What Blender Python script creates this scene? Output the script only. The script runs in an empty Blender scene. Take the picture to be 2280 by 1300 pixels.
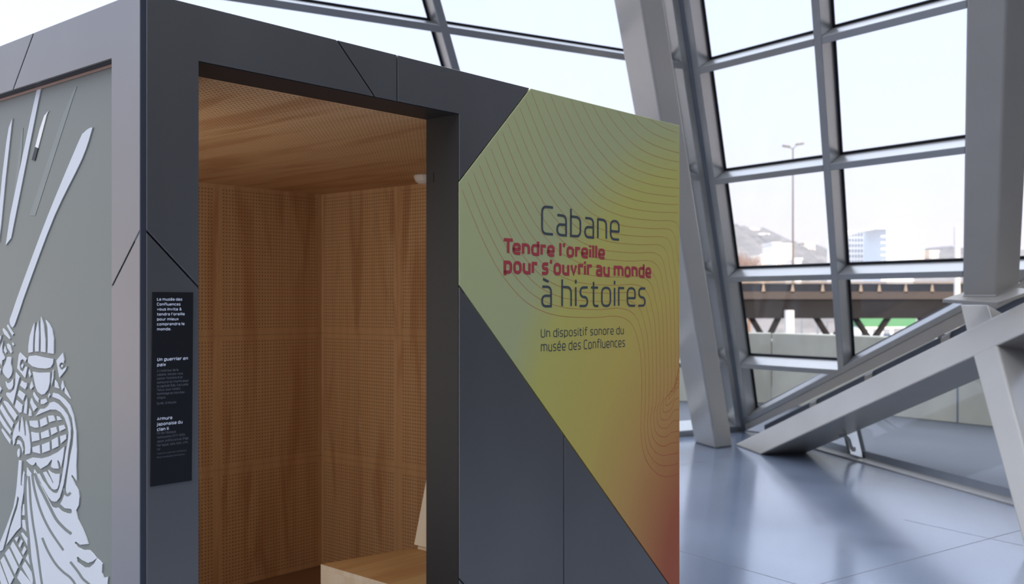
import bpy, math, random
from mathutils import Vector as V, Matrix

# ------------------------------------------------------------------ camera, sky, sun, exposure
F, CX, HZ, EYE = 2241.0, 1140.0, 671.0, 1.6          # focal length, principal column, horizon row, eye height
scn = bpy.context.scene
COL = scn.collection
CAM = V((0, 0, EYE))
cd = bpy.data.cameras.new('camera'); cam = bpy.data.objects.new('camera', cd); COL.objects.link(cam)
cam.location = CAM; cam.rotation_euler = (math.pi / 2, 0, 0)
cd.sensor_fit = 'HORIZONTAL'; cd.sensor_width = 36.0; cd.lens = 36.0 * F / 2280.0
cd.shift_y = (HZ - 650.0) / 2280.0
cd.clip_start = 0.05; cd.clip_end = 3000
cd.dof.use_dof = True; cd.dof.focus_distance = 3.2; cd.dof.aperture_fstop = 4.2
scn.camera = cam

world = bpy.data.worlds.new('sky'); scn.world = world; world.use_nodes = True
wn = world.node_tree.nodes; wl = world.node_tree.links
wn.clear()
wo = wn.new('ShaderNodeOutputWorld'); wb = wn.new('ShaderNodeBackground')
wt = wn.new('ShaderNodeTexCoord'); ws = wn.new('ShaderNodeSeparateXYZ'); wr = wn.new('ShaderNodeValToRGB')
wl.new(wt.outputs['Generated'], ws.inputs[0]); wl.new(ws.outputs['Z'], wr.inputs[0])
els = wr.color_ramp.elements
els[0].position = 0.0; els[0].color = (0.98, 0.88, 0.95, 1)
els[1].position = 0.16; els[1].color = (0.86, 0.91, 1.10, 1)
e = els.new(0.34); e.color = (0.74, 0.88, 1.26, 1)
e = els.new(0.55); e.color = (1.6, 1.85, 2.4, 1)
e = els.new(0.85); e.color = (3.5, 3.8, 4.5, 1)
wl.new(wr.outputs[0], wb.inputs[0]); wb.inputs[1].default_value = 1.08
wl.new(wb.outputs[0], wo.inputs[0])

sd = bpy.data.lights.new('sun', 'SUN'); sun = bpy.data.objects.new('sun', sd); COL.objects.link(sun)
sd.energy = 6.5; sd.color = (1.0, 0.80, 0.62); sd.angle = 0.01
sun.rotation_euler = V((-0.24, 0.95, -0.20)).to_track_quat('-Z', 'Y').to_euler()
sun.location = (6, -20, 12)

# added fill light inside the booth, emulating daylight through the left pane
ad = bpy.data.lights.new('booth_fill', 'AREA'); al = bpy.data.objects.new('booth_fill', ad); COL.objects.link(al)
ad.shape = 'RECTANGLE'; ad.size = 1.5; ad.size_y = 1.3; ad.energy = 10.0; ad.color = (1.0, 0.92, 0.80)

scn.view_settings.view_transform = 'Standard'; scn.view_settings.look = 'None'
scn.view_settings.gamma = 1.0; scn.view_settings.use_curve_mapping = False
scn.view_settings.exposure = 0.0
scn.cycles.volume_bounces = 4; scn.cycles.diffuse_bounces = 6

# ------------------------------------------------------------------ helpers
Z = V((0, 0, 1))
def ray(x, y): return V(((x - CX) / F, 1.0, -(y - HZ) / F))
def U(x, y, p, n):
    r = ray(x, y); return CAM + r * ((p - CAM).dot(n) / r.dot(n))
def at(x, y, d): return CAM + ray(x, y) * d
def flr(x, y): return U(x, y, V((0, 0, 0)), Z)

MATS = {}
def mat(name, col, rough=0.5, metal=0.0, spec=0.5, var=0.06, scale=6.0, stretch=(1, 1, 1), bump=0.0, rvar=0.0):
    if name in MATS: return MATS[name]
    m = bpy.data.materials.new(name); m.use_nodes = True
    n, l = m.node_tree.nodes, m.node_tree.links
    b = n['Principled BSDF']
    b.inputs['Roughness'].default_value = rough; b.inputs['Metallic'].default_value = metal
    b.inputs['Specular IOR Level'].default_value = spec
    tc = n.new('ShaderNodeTexCoord'); mp = n.new('ShaderNodeMapping'); mp.inputs['Scale'].default_value = stretch
    nz = n.new('ShaderNodeTexNoise'); nz.inputs['Scale'].default_value = scale; nz.inputs['Detail'].default_value = 4
    l.new(tc.outputs['Object'], mp.inputs[0]); l.new(mp.outputs[0], nz.inputs['Vector'])
    rp = n.new('ShaderNodeValToRGB')
    rp.color_ramp.elements[0].position = 0.25; rp.color_ramp.elements[1].position = 0.75
    rp.color_ramp.elements[0].color = tuple(max(0, c * (1 - var)) for c in col) + (1,)
    rp.color_ramp.elements[1].color = tuple(min(1, c * (1 + var)) for c in col) + (1,)
    l.new(nz.outputs['Fac'], rp.inputs[0]); l.new(rp.outputs[0], b.inputs['Base Color'])
    if rvar:
        mr = n.new('ShaderNodeMapRange'); mr.inputs['To Min'].default_value = rough - rvar; mr.inputs['To Max'].default_value = rough + rvar
        l.new(nz.outputs['Fac'], mr.inputs['Value']); l.new(mr.outputs[0], b.inputs['Roughness'])
    if bump:
        bp = n.new('ShaderNodeBump'); bp.inputs['Strength'].default_value = bump; bp.inputs['Distance'].default_value = 0.002
        l.new(nz.outputs['Fac'], bp.inputs['Height']); l.new(bp.outputs[0], b.inputs['Normal'])
    MATS[name] = m
    return m

def glass_mat(name, tint=(0.985, 0.992, 0.99), refl=1.0):
    m = bpy.data.materials.new(name); m.use_nodes = True
    n, l = m.node_tree.nodes, m.node_tree.links; n.clear()
    o = n.new('ShaderNodeOutputMaterial'); t = n.new('ShaderNodeBsdfTransparent'); g = n.new('ShaderNodeBsdfGlossy')
    mx = n.new('ShaderNodeMixShader'); lw = n.new('ShaderNodeLayerWeight'); lw.inputs['Blend'].default_value = 0.5
    pw = n.new('ShaderNodeMath'); pw.operation = 'POWER'; pw.inputs[1].default_value = 5.0
    ml = n.new('ShaderNodeMath'); ml.operation = 'MULTIPLY_ADD'; ml.inputs[1].default_value = 0.9 * refl; ml.inputs[2].default_value = 0.025 * refl
    t.inputs[0].default_value = tint + (1,); g.inputs['Roughness'].default_value = 0.02
    l.new(lw.outputs['Facing'], pw.inputs[0]); l.new(pw.outputs[0], ml.inputs[0]); l.new(ml.outputs[0], mx.inputs[0])
    l.new(t.outputs[0], mx.inputs[1]); l.new(g.outputs[0], mx.inputs[2]); l.new(mx.outputs[0], o.inputs[0])
    return m

class MB:
    """collects polygons; build() links them as ONE mesh object"""
    def __init__(s): s.v, s.f, s.mi, s.uv = [], [], [], []
    def face(s, pts, mi=0, uv=None):
        i = len(s.v); s.v += [tuple(p) for p in pts]; s.f.append(tuple(range(i, i + len(pts)))); s.mi.append(mi)
        s.uv.append(uv or [(0, 0)] * len(pts))
    def prism(s, pts, d, mi=0):
        pts = [V(p) for p in pts]; d = V(d); q = [p + d for p in pts]; n = len(pts)
        i = len(s.v); s.v += [tuple(p) for p in pts + q]
        s.f.append(tuple(range(i, i + n))); s.f.append(tuple(range(i + 2 * n - 1, i + n - 1, -1)))
        s.mi += [mi, mi]; s.uv += [[(0, 0)] * n, [(0, 0)] * n]
        for k in range(n):
            a, b = i + k, i + (k + 1) % n
            s.f.append((b, a, a + n, b + n)); s.mi.append(mi); s.uv.append([(0, 0)] * 4)
    def box(s, a, b, mi=0):
        x0, y0, z0 = a; x1, y1, z1 = b
        s.prism([(x0, y0, z0), (x1, y0, z0), (x1, y1, z0), (x0, y1, z0)], (0, 0, z1 - z0), mi)
    def tube(s, p0, p1, r0, r1=None, n=10, mi=0):
        p0, p1 = V(p0), V(p1); r1 = r0 if r1 is None else r1
        d = (p1 - p0).normalized(); a = d.orthogonal().normalized(); b = d.cross(a)
        i = len(s.v)
        for p, r in ((p0, r0), (p1, r1)):
            for k in range(n):
                t = 2 * math.pi * k / n; s.v.append(tuple(p + (a * math.cos(t) + b * math.sin(t)) * r))
        for k in range(n):
            s.f.append((i + k, i + (k + 1) % n, i + n + (k + 1) % n, i + n + k)); s.mi.append(mi); s.uv.append([(0, 0)] * 4)
        s.f.append(tuple(range(i + n - 1, i - 1, -1))); s.f.append(tuple(range(i + n, i + 2 * n))); s.mi += [mi, mi]
        s.uv += [[(0, 0)] * n] * 2
    def build(s, name, m, parent=None, bevel=0.0, fix=True):
        me = bpy.data.meshes.new(name); me.from_pydata(s.v, [], s.f); me.update()
        for x in (m if isinstance(m, (list, tuple)) else [m]): me.materials.append(x)
        me.polygons.foreach_set('material_index', s.mi)
        ul = me.uv_layers.new(name='uv'); k = 0
        for p, uv in zip(me.polygons, s.uv):
            for j, li in enumerate(p.loop_indices): ul.data[li].uv = uv[j]
        if fix:
            import bmesh
            bm = bmesh.new(); bm.from_mesh(me); bmesh.ops.recalc_face_normals(bm, faces=bm.faces); bm.to_mesh(me); bm.free()
        o = bpy.data.objects.new(name, me); COL.objects.link(o)
        if parent: o.parent = parent
        if bevel:
            b = o.modifiers.new('bevel', 'BEVEL'); b.width = bevel; b.segments = 3; b.limit_method = 'ANGLE'; b.harden_normals = False
        return o
def empty(name, loc=(0, 0, 0), rz=0.0, parent=None):
    o = bpy.data.objects.new(name, None); COL.objects.link(o); o.location = loc; o.rotation_euler = (0, 0, rz)
    o.empty_display_size = 0.1
    if parent: o.parent = parent
    return o
def tag(o, label, cat, group=None, kind=None):
    if label: o['label'] = label
    if cat: o['category'] = cat
    if group: o['group'] = group
    if kind: o['kind'] = kind
    return o
def struct(o, label=None):
    o['kind'] = 'structure'
    if label: o['label'] = label
    return o

def inset(poly, d):
    """shrink a simple 2D polygon by d"""
    n = len(poly); area = sum(poly[i][0] * poly[(i + 1) % n][1] - poly[(i + 1) % n][0] * poly[i][1] for i in range(n))
    s = 1 if area > 0 else -1; out = []
    for i in range(n):
        p0, p1, p2 = poly[i - 1], poly[i], poly[(i + 1) % n]
        e1 = V((p1[0] - p0[0], p1[1] - p0[1])).normalized(); e2 = V((p2[0] - p1[0], p2[1] - p1[1])).normalized()
        n1 = V((-e1.y, e1.x)) * s; n2 = V((-e2.y, e2.x)) * s
        k = 1 + n1.dot(n2)
        b = (n1 + n2) / max(k, 0.2)
        out.append((p1[0] + b.x * d, p1[1] + b.y * d))
    return out
def clip(poly, f):
    """keep the part of a 2D polygon where f(p) >= 0"""
    out = []
    for i in range(len(poly)):
        a, b = poly[i], poly[(i + 1) % len(poly)]; fa, fb = f(a), f(b)
        if fa >= 0: out.append(a)
        if (fa >= 0) != (fb >= 0):
            t = fa / (fa - fb); out.append((a[0] + (b[0] - a[0]) * t, a[1] + (b[1] - a[1]) * t))
    return out
def ribbon(pts, hw, closed=False):
    """quads of a constant-width stroke along a 2D polyline"""
    q = [V((p[0], p[1])) for p in pts]
    c = [q[0]]
    for p in q[1:]:
        if (p - c[-1]).length > 1e-6: c.append(p)
    if closed and (c[0] - c[-1]).length < 1e-6: c.pop()
    n = len(c); L, R = [], []
    for i in range(n):
        if closed: a, b = c[i - 1], c[(i + 1) % n]
        else: a, b = c[max(i - 1, 0)], c[min(i + 1, n - 1)]
        d1 = (c[i] - a); d2 = (b - c[i])
        if d1.length < 1e-9: d1 = d2
        if d2.length < 1e-9: d2 = d1
        d1.normalize(); d2.normalize()
        n1 = V((-d1.y, d1.x)); n2 = V((-d2.y, d2.x)); k = max(1 + n1.dot(n2), 0.5)
        m = (n1 + n2) / k
        L.append(c[i] + m * hw); R.append(c[i] - m * hw)
    out = []
    for i in range(n if closed else n - 1):
        j = (i + 1) % n; out.append([L[i], R[i], R[j], L[j]])
    return out
def smooth(pts, per=8, closed=False):
    """Catmull-Rom through 2D points"""
    n = len(pts); out = []
    rng = n if closed else n - 1
    for i in range(rng):
        g = (lambda k: pts[k % n]) if closed else (lambda k: pts[min(max(k, 0), n - 1)])
        p0, p1, p2, p3 = g(i - 1), g(i), g(i + 1), g(i + 2)
        for k in range(per):
            t = k / per
            out.append(tuple(0.5 * (2 * p1[a] + (p2[a] - p0[a]) * t + (2 * p0[a] - 5 * p1[a] + 4 * p2[a] - p3[a]) * t * t
                                    + (3 * p1[a] - p0[a] - 3 * p2[a] + p3[a]) * t ** 3) for a in (0, 1)))
    if not closed: out.append(tuple(pts[-1]))
    return out

# ------------------------------------------------------------------ materials
M_STEEL = mat('light grey painted steel', (0.375, 0.345, 0.30), 0.27, 0.0, 0.6, 0.03, 3)
M_MULL = mat('satin grey aluminium', (0.31, 0.305, 0.295), 0.32, 0.5, 0.5, 0.03, 8)
M_GASK = mat('black rubber gasket', (0.008, 0.008, 0.009), 0.6, 0, 0.3)
M_JOINT = mat('dark grey joint sealant', (0.10, 0.115, 0.135), 0.6)
M_CLAD = mat('anodised grey cladding sheet', (0.282, 0.266, 0.247), 0.36, 0.85, 0.5, 0.07, 2.2, (1, 1, 0.35), 0.0, 0.04)
M_CORE = mat('black recess', (0.012, 0.013, 0.016), 0.7)
M_EDGE = mat('dark slate corner post', (0.05, 0.055, 0.07), 0.5, 0.3)
M_DOORF = mat('charcoal powder coated frame', (0.02, 0.020, 0.020), 0.55, 0.0, 0.4, 0.04, 40)
M_BLACK = mat('black satin panel', (0.006, 0.006, 0.007), 0.45)
M_PRINT = mat('pale print', (0.70, 0.72, 0.78), 0.6)
M_PRINTG = mat('grey fine print', (0.16, 0.165, 0.18), 0.6)
M_TGREY = mat('dark grey vinyl lettering', (0.055, 0.065, 0.07), 0.6)
M_TRED = mat('crimson vinyl lettering', (0.40, 0.045, 0.05), 0.6)
M_LINE = mat('thin orange red printed line', (0.60, 0.19, 0.06), 0.6)
_n, _l = M_LINE.node_tree.nodes, M_LINE.node_tree.links              # print runs from tan at the top to red at the foot
_t = _n.new('ShaderNodeTexCoord'); _s = _n.new('ShaderNodeSeparateXYZ'); _m = _n.new('ShaderNodeMapRange'); _r = _n.new('ShaderNodeValToRGB')
_m.inputs['From Min'].default_value = 0.9; _m.inputs['From Max'].default_value = 2.3
_r.color_ramp.elements[0].color = (0.46, 0.05, 0.025, 1); _r.color_ramp.elements[1].color = (0.50, 0.27, 0.09, 1)
_q = _r.color_ramp.elements.new(0.5); _q.color = (0.52, 0.18, 0.06, 1)
_l.new(_t.outputs['Object'], _s.inputs[0]); _l.new(_s.outputs['Z'], _m.inputs['Value']); _l.new(_m.outputs[0], _r.inputs[0]); _l.new(_r.outputs[0], _n['Principled BSDF'].inputs['Base Color'])
M_FROST = mat('grey green frosted pane', (0.155, 0.16, 0.125), 0.38, 0, 0.5, 0.05, 1.2)
M_FIG = mat('pale grey cut film', (0.54, 0.535, 0.515), 0.5, 0, 0.5, 0.02)
M_GHOST = mat('faint etched film', (0.185, 0.195, 0.16), 0.4)
M_GHOST2 = mat('cream blade reflection', (0.72, 0.68, 0.60), 0.4)
M_GLASS = glass_mat('clear facade glass')
M_WHITE = mat('white plastic', (0.75, 0.74, 0.71), 0.4)
M_DARKW = mat('dark unseen wall', (0.040, 0.044, 0.056), 0.7)
M_CONC = mat('weathered concrete', (0.34, 0.32, 0.255), 0.85, 0, 0.3, 0.16, 1.6, (1, 1, 0.5), 0.3)
M_TERR = mat('terrace paving', (0.065, 0.07, 0.078), 0.7, 0, 0.4, 0.10, 1.1)

def wood_mat(name, base, dark, streak, dots, tint=1.0, sc=1.0):
    """softwood ply: UV in metres, v along the grain; dots = bored holes on a square pitch"""
    m = bpy.data.materials.new(name); m.use_nodes = True
    n, l = m.node_tree.nodes, m.node_tree.links; b = n['Principled BSDF']
    b.inputs['Roughness'].default_value = 0.55; b.inputs['Specular IOR Level'].default_value = 0.3
    tc = n.new('ShaderNodeTexCoord')
    def noise(sx, sy, scale, detail, dist=0.0):
        mp = n.new('ShaderNodeMapping'); mp.inputs['Scale'].default_value = (sx, sy, 1)
        nz = n.new('ShaderNodeTexNoise'); nz.inputs['Scale'].default_value = scale; nz.inputs['Detail'].default_value = detail
        nz.inputs['Distortion'].default_value = dist
        l.new(tc.outputs['UV'], mp.inputs[0]); l.new(mp.outputs[0], nz.inputs['Vector']); return nz
    n1 = noise(16 * sc, 0.7 * sc, 1.5, 5); r1 = n.new('ShaderNodeValToRGB')
    r1.color_ramp.elements[0].position = 0.3; r1.color_ramp.elements[1].position = 0.72
    r1.color_ramp.elements[0].color = tuple(base) + (1,)
    r1.color_ramp.elements[1].color = tuple(c * k for c, k in zip(base, (0.89, 0.84, 0.78))) + (1,)
    l.new(n1.outputs['Fac'], r1.inputs[0])
    n2 = noise(3.4 * sc, 0.42 * sc, 1.6, 3, 1.2); r2 = n.new('ShaderNodeValToRGB')
    r2.color_ramp.elements[0].position = 0.50; r2.color_ramp.elements[1].position = 0.64
    r2.color_ramp.elements[0].color = (0, 0, 0, 1); r2.color_ramp.elements[1].color = (1, 1, 1, 1)
    l.new(n2.outputs['Fac'], r2.inputs[0])
    mx = n.new('ShaderNodeMix'); mx.data_type = 'RGBA'; mx.inputs['B'].default_value = tuple(dark) + (1,)
    ms = n.new('ShaderNodeMath'); ms.operation = 'MULTIPLY'; ms.inputs[1].default_value = streak
    l.new(r2.outputs[0], ms.inputs[0]); l.new(ms.outputs[0], mx.inputs['Factor']); l.new(r1.outputs[0], mx.inputs['A'])
    out = mx.outputs['Result']
    if dots:
        vm = n.new('ShaderNodeVectorMath'); vm.operation = 'SCALE'; vm.inputs['Scale'].default_value = 1 / dots
        fr = n.new('ShaderNodeVectorMath'); fr.operation = 'FRACTION'
        sb = n.new('ShaderNodeVectorMath'); sb.operation = 'SUBTRACT'; sb.inputs[1].default_value = (0.5, 0.5, 0)
        ln = n.new('ShaderNodeVectorMath'); ln.operation = 'LENGTH'
        mr = n.new('ShaderNodeMapRange'); mr.inputs['From Min'].default_value = 0.16; mr.inputs['From Max'].default_value = 0.21
        mr.inputs['To Min'].default_value = 1; mr.inputs['To Max'].default_value = 0
        l.new(tc.outputs['UV'], vm.inputs[0]); l.new(vm.outputs[0], fr.inputs[0]); l.new(fr.outputs[0], sb.inputs[0])
        l.new(sb.outputs[0], ln.inputs[0]); l.new(ln.outputs['Value'], mr.inputs['Value'])
        m2 = n.new('ShaderNodeMix'); m2.data_type = 'RGBA'; m2.inputs['B'].default_value = (0.15, 0.085, 0.04, 1)
        l.new(mr.outputs[0], m2.inputs['Factor']); l.new(out, m2.inputs['A']); out = m2.outputs['Result']
    l.new(out, b.inputs['Base Color'])
    return m
PITCH = 0.0195
W_PLAIN = wood_mat('spruce ply', (0.66, 0.43, 0.24), (0.44, 0.22, 0.10), 0.65, 0)
W_HOLE = wood_mat('perforated spruce ply', (0.66, 0.43, 0.24), (0.44, 0.22, 0.10), 0.65, PITCH)
W_PALE = wood_mat('pale maple ply', (0.92, 0.85, 0.70), (0.60, 0.42, 0.24), 0.25, 0)
W_SEAT = wood_mat('honey spruce board', (0.62, 0.39, 0.17), (0.44, 0.21, 0.07), 0.7, 0)

# ------------------------------------------------------------------ directions of the place
d1 = V((1940, F, 0)).normalized(); d2 = V((-d1.y, d1.x, 0))          # the booth's front edge and its depth
D0 = 0.8 * F / 698; PC = V((-827 / F * D0, D0, 0))                    # the booth's near corner on the floor
mu = -V((2095 - CX, F, -(3980 - HZ))).normalized()                    # up along every leaning mullion and post
hA = V((CX + 488, -F, 0)).normalized(); nA = mu.cross(hA).normalized(); nA = nA if nA.y > 0 else -nA
hC = V((3820, F, 0)).normalized(); nC = mu.cross(hC).normalized(); nC = nC if nC.y > 0 else -nC
bd = V((CX - 284, -F, 1655 - HZ)).normalized()                        # up along the sloping foot beam
J0 = flr(1655, 960)                                                   # foot of the glass corner
S0, S1 = flr(1942.4, 1027.6), flr(2252, 1112.5); sD = (S1 - S0).normalized()

# ------------------------------------------------------------------ floor and unseen walls that shape the light
fm = bpy.data.materials.new('polished grey floor'); fm.use_nodes = True
_n, _l = fm.node_tree.nodes, fm.node_tree.links; _b = _n['Principled BSDF']
_tc = _n.new('ShaderNodeTexCoord'); _nz = _n.new('ShaderNodeTexNoise'); _nz.inputs['Scale'].default_value = 1.3; _nz.inputs['Detail'].default_value = 7
_nz.inputs['Distortion'].default_value = 0.6
_rp = _n.new('ShaderNodeValToRGB'); _rp.color_ramp.elements[0].position = 0.3; _rp.color_ramp.elements[1].position = 0.7
_rp.color_ramp.elements[0].color = (0.125, 0.15, 0.20, 1); _rp.color_ramp.elements[1].color = (0.175, 0.205, 0.26, 1)
_mr = _n.new('ShaderNodeMapRange'); _mr.inputs['To Min'].default_value = 0.13; _mr.inputs['To Max'].default_value = 0.24
_l.new(_tc.outputs['Object'], _nz.inputs['Vector']); _l.new(_nz.outputs['Fac'], _rp.inputs[0]); _l.new(_rp.outputs[0], _b.inputs['Base Color'])
_l.new(_nz.outputs['Fac'], _mr.inputs['Value']); _l.new(_mr.outputs[0], _b.inputs['Roughness']); _b.inputs['Specular IOR Level'].default_value = 0.75; _b.inputs['Coat Weight'].default_value = 0.6; _b.inputs['Coat Roughness'].default_value = 0.16
sill = lambda y: S0 + sD * ((y - S0.y) / sD.y)
b = MB()
fp = [J0 - hC * 14, J0 + nC * 0.0, sill(12.0), sill(4.0), V((7.3, 4.0, 0)), V((7.3, -7.2, 0)), V((-13, -7.2, 0))]
b.prism(fp, (0, 0, -0.25))
floor = struct(b.build('floor', fm))
b = MB()
def seam(p, q, w=0.006):
    p, q = V(p), V(q); d = (q - p).normalized(); s = V((-d.y, d.x, 0)) * w / 2
    b.prism([p - s, q - s, q + s, p + s], (0, 0, 0.0006))
sa = (flr(1772, 1300) - flr(1516, 1227.5)).normalized(); sb_ = (flr(2268, 1181.5) - flr(1827, 1300)).normalized()
seam(flr(1516, 1227.5) - sa * 3, flr(1772, 1300) + sa * 4); seam(flr(1827, 1300) - sb_ * 3, flr(2268, 1181.5) + sb_ * 0.2)
seam(flr(1517, 1035), flr(1665, 1010), 0.004); seam(flr(2013, 1157), flr(2278, 1215), 0.005)
b.build('expansion_joint', mat('dark joint filler', (0.09, 0.09, 0.10), 0.6), floor)

b = MB(); b.prism([(7.3, 8.3, -0.2), (7.5, 8.3, -0.2), (7.4, -7.2, -0.2), (7.2, -7.2, -0.2)], (0, 0, 8.2)); struct(b.build('shade_wall_right', M_DARKW))  # unseen dark wall, sized so the booth front reflects dark
b = MB(); b.box((0.2, -7.4, -0.2), (14.5, -7.2, 9.5)); struct(b.build('shade_wall_back', M_DARKW))  # unseen wall, widened to the right to block the low sun
b = MB(); b.box((-13.2, -7.2, -0.2), (-13.0, 2.9, 2.1)); struct(b.build('shade_wall_left', mat('grey unseen wall', (0.14, 0.14, 0.14), 0.7)))  # low wall out of view, added to darken the booth's lower reflections
b = MB(); b.box((2.6, -7.2, 8.0), (7.4, 3.0, 8.3)); struct(b.build('ceiling', M_DARKW))  # partial slab out of view, shaped to cut light from above right

# ------------------------------------------------------------------ facade A: the big leaning grid on the right
FD = 0.225                                                            # depth of the frame members
def facet(name, org, hx, nrm, muls, trans, cut=None, vmin=0.0, vmax=9.6, mw=0.08, tw=0.07, label=None):
    root = empty(name, org); struct(root, label)
    g = lambda u, v, q=0.0: hx * u + mu * v + nrm * q
    for u in muls:
        b = MB(); p = [(u, vmin), (u + mw, vmin), (u + mw, vmax), (u, vmax)]
        if cut: p = clip(p, cut)
        b.prism([g(*a) for a in p], nrm * FD); b.build('mullion', M_MULL, root, 0.006)
    for i in range(len(muls) - 1):
        u0, u1 = muls[i] + mw, muls[i + 1]
        for v in trans:
            p = [(u0, v - tw), (u1, v - tw), (u1, v), (u0, v)]
            if cut: p = clip(p, cut)
            if len(p) < 3: continue
            b = MB(); b.prism([g(*a) for a in p], nrm * (FD - 0.004)); b.build('transom', M_MULL, root, 0.006)
        lv = [vmin] + list(trans) + [vmax + tw]
        for k in range(len(lv) - 1):
            p = [(u0, lv[k]), (u1, lv[k]), (u1, lv[k + 1] - tw), (u0, lv[k + 1] - tw)]
            if cut: p = clip(p, cut)
            if len(p) < 3: continue
            ar = abs(sum(p[j][0] * p[(j + 1) % len(p)][1] - p[(j + 1) % len(p)][0] * p[j][1] for j in range(len(p)))) / 2
            if ar < 0.02: continue
            b = MB(); b.prism([g(*a, FD - 0.03) for a in p], nrm * 0.012); gp = b.build('glass_pane', M_GLASS, root)
            q = inset(p, 0.024); b = MB()
            for j in range(len(p)):
                jj = (j + 1) % len(p)
                b.prism([g(*p[j], FD - 0.045), g(*p[jj], FD - 0.045), g(*q[jj], FD - 0.045), g(*q[j], FD - 0.045)], nrm * 0.014)
            b.build('gasket', M_GASK, gp)
    return root, g
vr = lambda u: 0.279 + 0.63 * (u - 0.15)
TR = [1.086 + 1.233 * k for k in range(7)]
wA, gA = facet('window_1', J0, hA, nA, [0.025, 1.44, 2.82, 4.20], TR, cut=lambda p: p[1] - vr(p[0]) + 0.02, label='large leaning grid of panes right of the slanting column')
b = MB()
UE = 4.28
b.prism([gA(0.025, vr(0.025)), gA(UE, vr(UE)), gA(UE, vr(UE) - 0.085), gA(0.025, vr(0.025) - 0.085)], nA * FD); b.build('sloping_sill', M_MULL, wA, 0.006)
b = MB()
b.prism([gA(0.025, vr(0.025) - 0.087, 0.01), gA(UE, vr(UE) - 0.087, 0.01), gA(UE, vr(UE) - 0.28, 0.01), gA(0.025, max(vr(0.025) - 0.28, 0.0), 0.01)], nA * 0.1); b.build('apron_plate', M_STEEL, wA, 0.004)
b = MB()
b.prism([gA(0.3, vr(0.3) - 0.282, 0.05), gA(UE, vr(UE) - 0.282, 0.05), gA(UE, vr(UE) - 0.60, 0.05), gA(0.3, vr(0.3) - 0.60, 0.05)], nA * 0.03); b.build('dark_slot', M_JOINT, wA)
b = MB()
for u in (1.02, 1.75, 2.6, 3.4):
    b.prism([gA(u, vr(u) - 0.282, 0.02), gA(u + 0.09, vr(u + 0.09) - 0.282, 0.02), gA(u + 0.09, vr(u + 0.09) - 0.58, 0.02), gA(u, vr(u) - 0.58, 0.02)], nA * 0.03)
b.build('bracket', M_STEEL, wA)

# facade C: the leaning grid behind the booth
wC, gC = facet('window_2', J0, hC, nC, [-5.16, -2.70, -0.10], [1.12 + 1.243 * k for k in range(7)], label='leaning grid of panes seen above the booth roof')
b = MB(); b.prism([gC(-5.1, -0.02), gC(-0.02, -0.02), gC(-0.02, 0.09), gC(-5.1, 0.09)], nC * FD); b.build('sill', M_MULL, wC, 0.006)
b = MB()
b.prism([J0 + hC * -0.02, J0 + hA * 0.026, J0 + hA * 0.026 + nA * FD, J0 + hC * -0.02 + nC * FD], mu * 9.6)
struct(b.build('trim_1', M_JOINT))

# facade B: the low strip of glass beneath the sloping beam
PB = lambda u: J0 + gA(u, vr(u) - 0.45, 0.05)
nB = sD.cross(PB(2.0) - S0).normalized(); nB = nB if nB.x > 0 else -nB
upB = nB.cross(sD); upB = upB if upB.z > 0 else -upB
wB = empty('window_3', S0); struct(wB, 'low strip of glass under the sloping beam')
r0, r1 = sill(12.1) - S0, sill(6.2) - S0
b = MB(); b.prism([r0, r1, PB(4.2) - S0, PB(0.15) - S0], nB * 0.012); b.build('glass_pane', M_GLASS, wB)
b = MB(); b.prism([r0 + upB * 0.0, r1 + upB * 0.0, r1 + upB * 0.085, r0 + upB * 0.085], nB * 0.09); b.build('bottom_rail', mat('grey rail', (0.20, 0.215, 0.235), 0.5, 0.3), wB, 0.004)
hin = V((-sD.y, sD.x, 0)); hin = hin if hin.x < 0 else -hin
b = MB(); b.prism([r0 - hin * 0.01, r1 - hin * 0.01, r1 + hin * 0.15, r0 + hin * 0.15], (0, 0, 0.014)); b.build('floor_sill', M_STEEL, wB, 0.003)
def ub(x, y): return U(x, y, S0, nB) - S0
b = MB(); a0, a1 = ub(1926, 1021), ub(1908, 945); wv = -sD * 0.06
b.prism([a0 - nB * 0.17, a0 + wv - nB * 0.17, a1 + wv - nB * 0.17, a1 - nB * 0.17], nB * 0.15); mlo = b.build('mullion', M_MULL, wB, 0.004)
b = MB(); b.prism([a0 - nB * 0.019, a0 + wv - nB * 0.019, a1 + wv - nB * 0.019, a1 - nB * 0.019], nB * 0.05); b.build('gasket', M_GASK, mlo)

# ------------------------------------------------------------------ steelwork
F1, F2, F3 = flr(1634, 990), flr(1691, 1011.6), flr(1797, 1008)
nL = (F2 - F1).cross(bd).normalized(); nL = nL if nL.x < 0 else -nL
beam = empty('sloping_beam', F2)
tag(beam, 'thick pale steel beam sloping up from floor to plate at right edge', 'steel beam')
b = MB(); b.prism([F1 - F2, V((0, 0, 0)), F3 - F2, F1 + F3 - 2 * F2], bd * 6.5); b.build('girder', M_STEEL, beam, 0.018)
def ul(x, y): return U(x, y, F2, nL) - F2
sl, sr = ul(2158, 766), ul(2212, 741); el, er = ul(2270, 1185), ul(2280, 996)
def tof(p, q):
    d = q - p; return p + d * ((-F2.z - p.z) / d.z)
b = MB(); th = -nL * 0.40
b.prism([p_ - nL * 0.002 for p_ in (sl, sr, tof(ul(2219, 770), er), tof(ul(2165, 792), el))], th); b.build('leg', M_STEEL, beam, 0.018)
b = MB(); b.prism([p_ - nL * 0.002 for p_ in (ul(2137, 677), ul(2196, 677), ul(2218, 745), ul(2153, 745))], -nL * 0.2); b.build('stub', M_STEEL, beam, 0.012)

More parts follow.
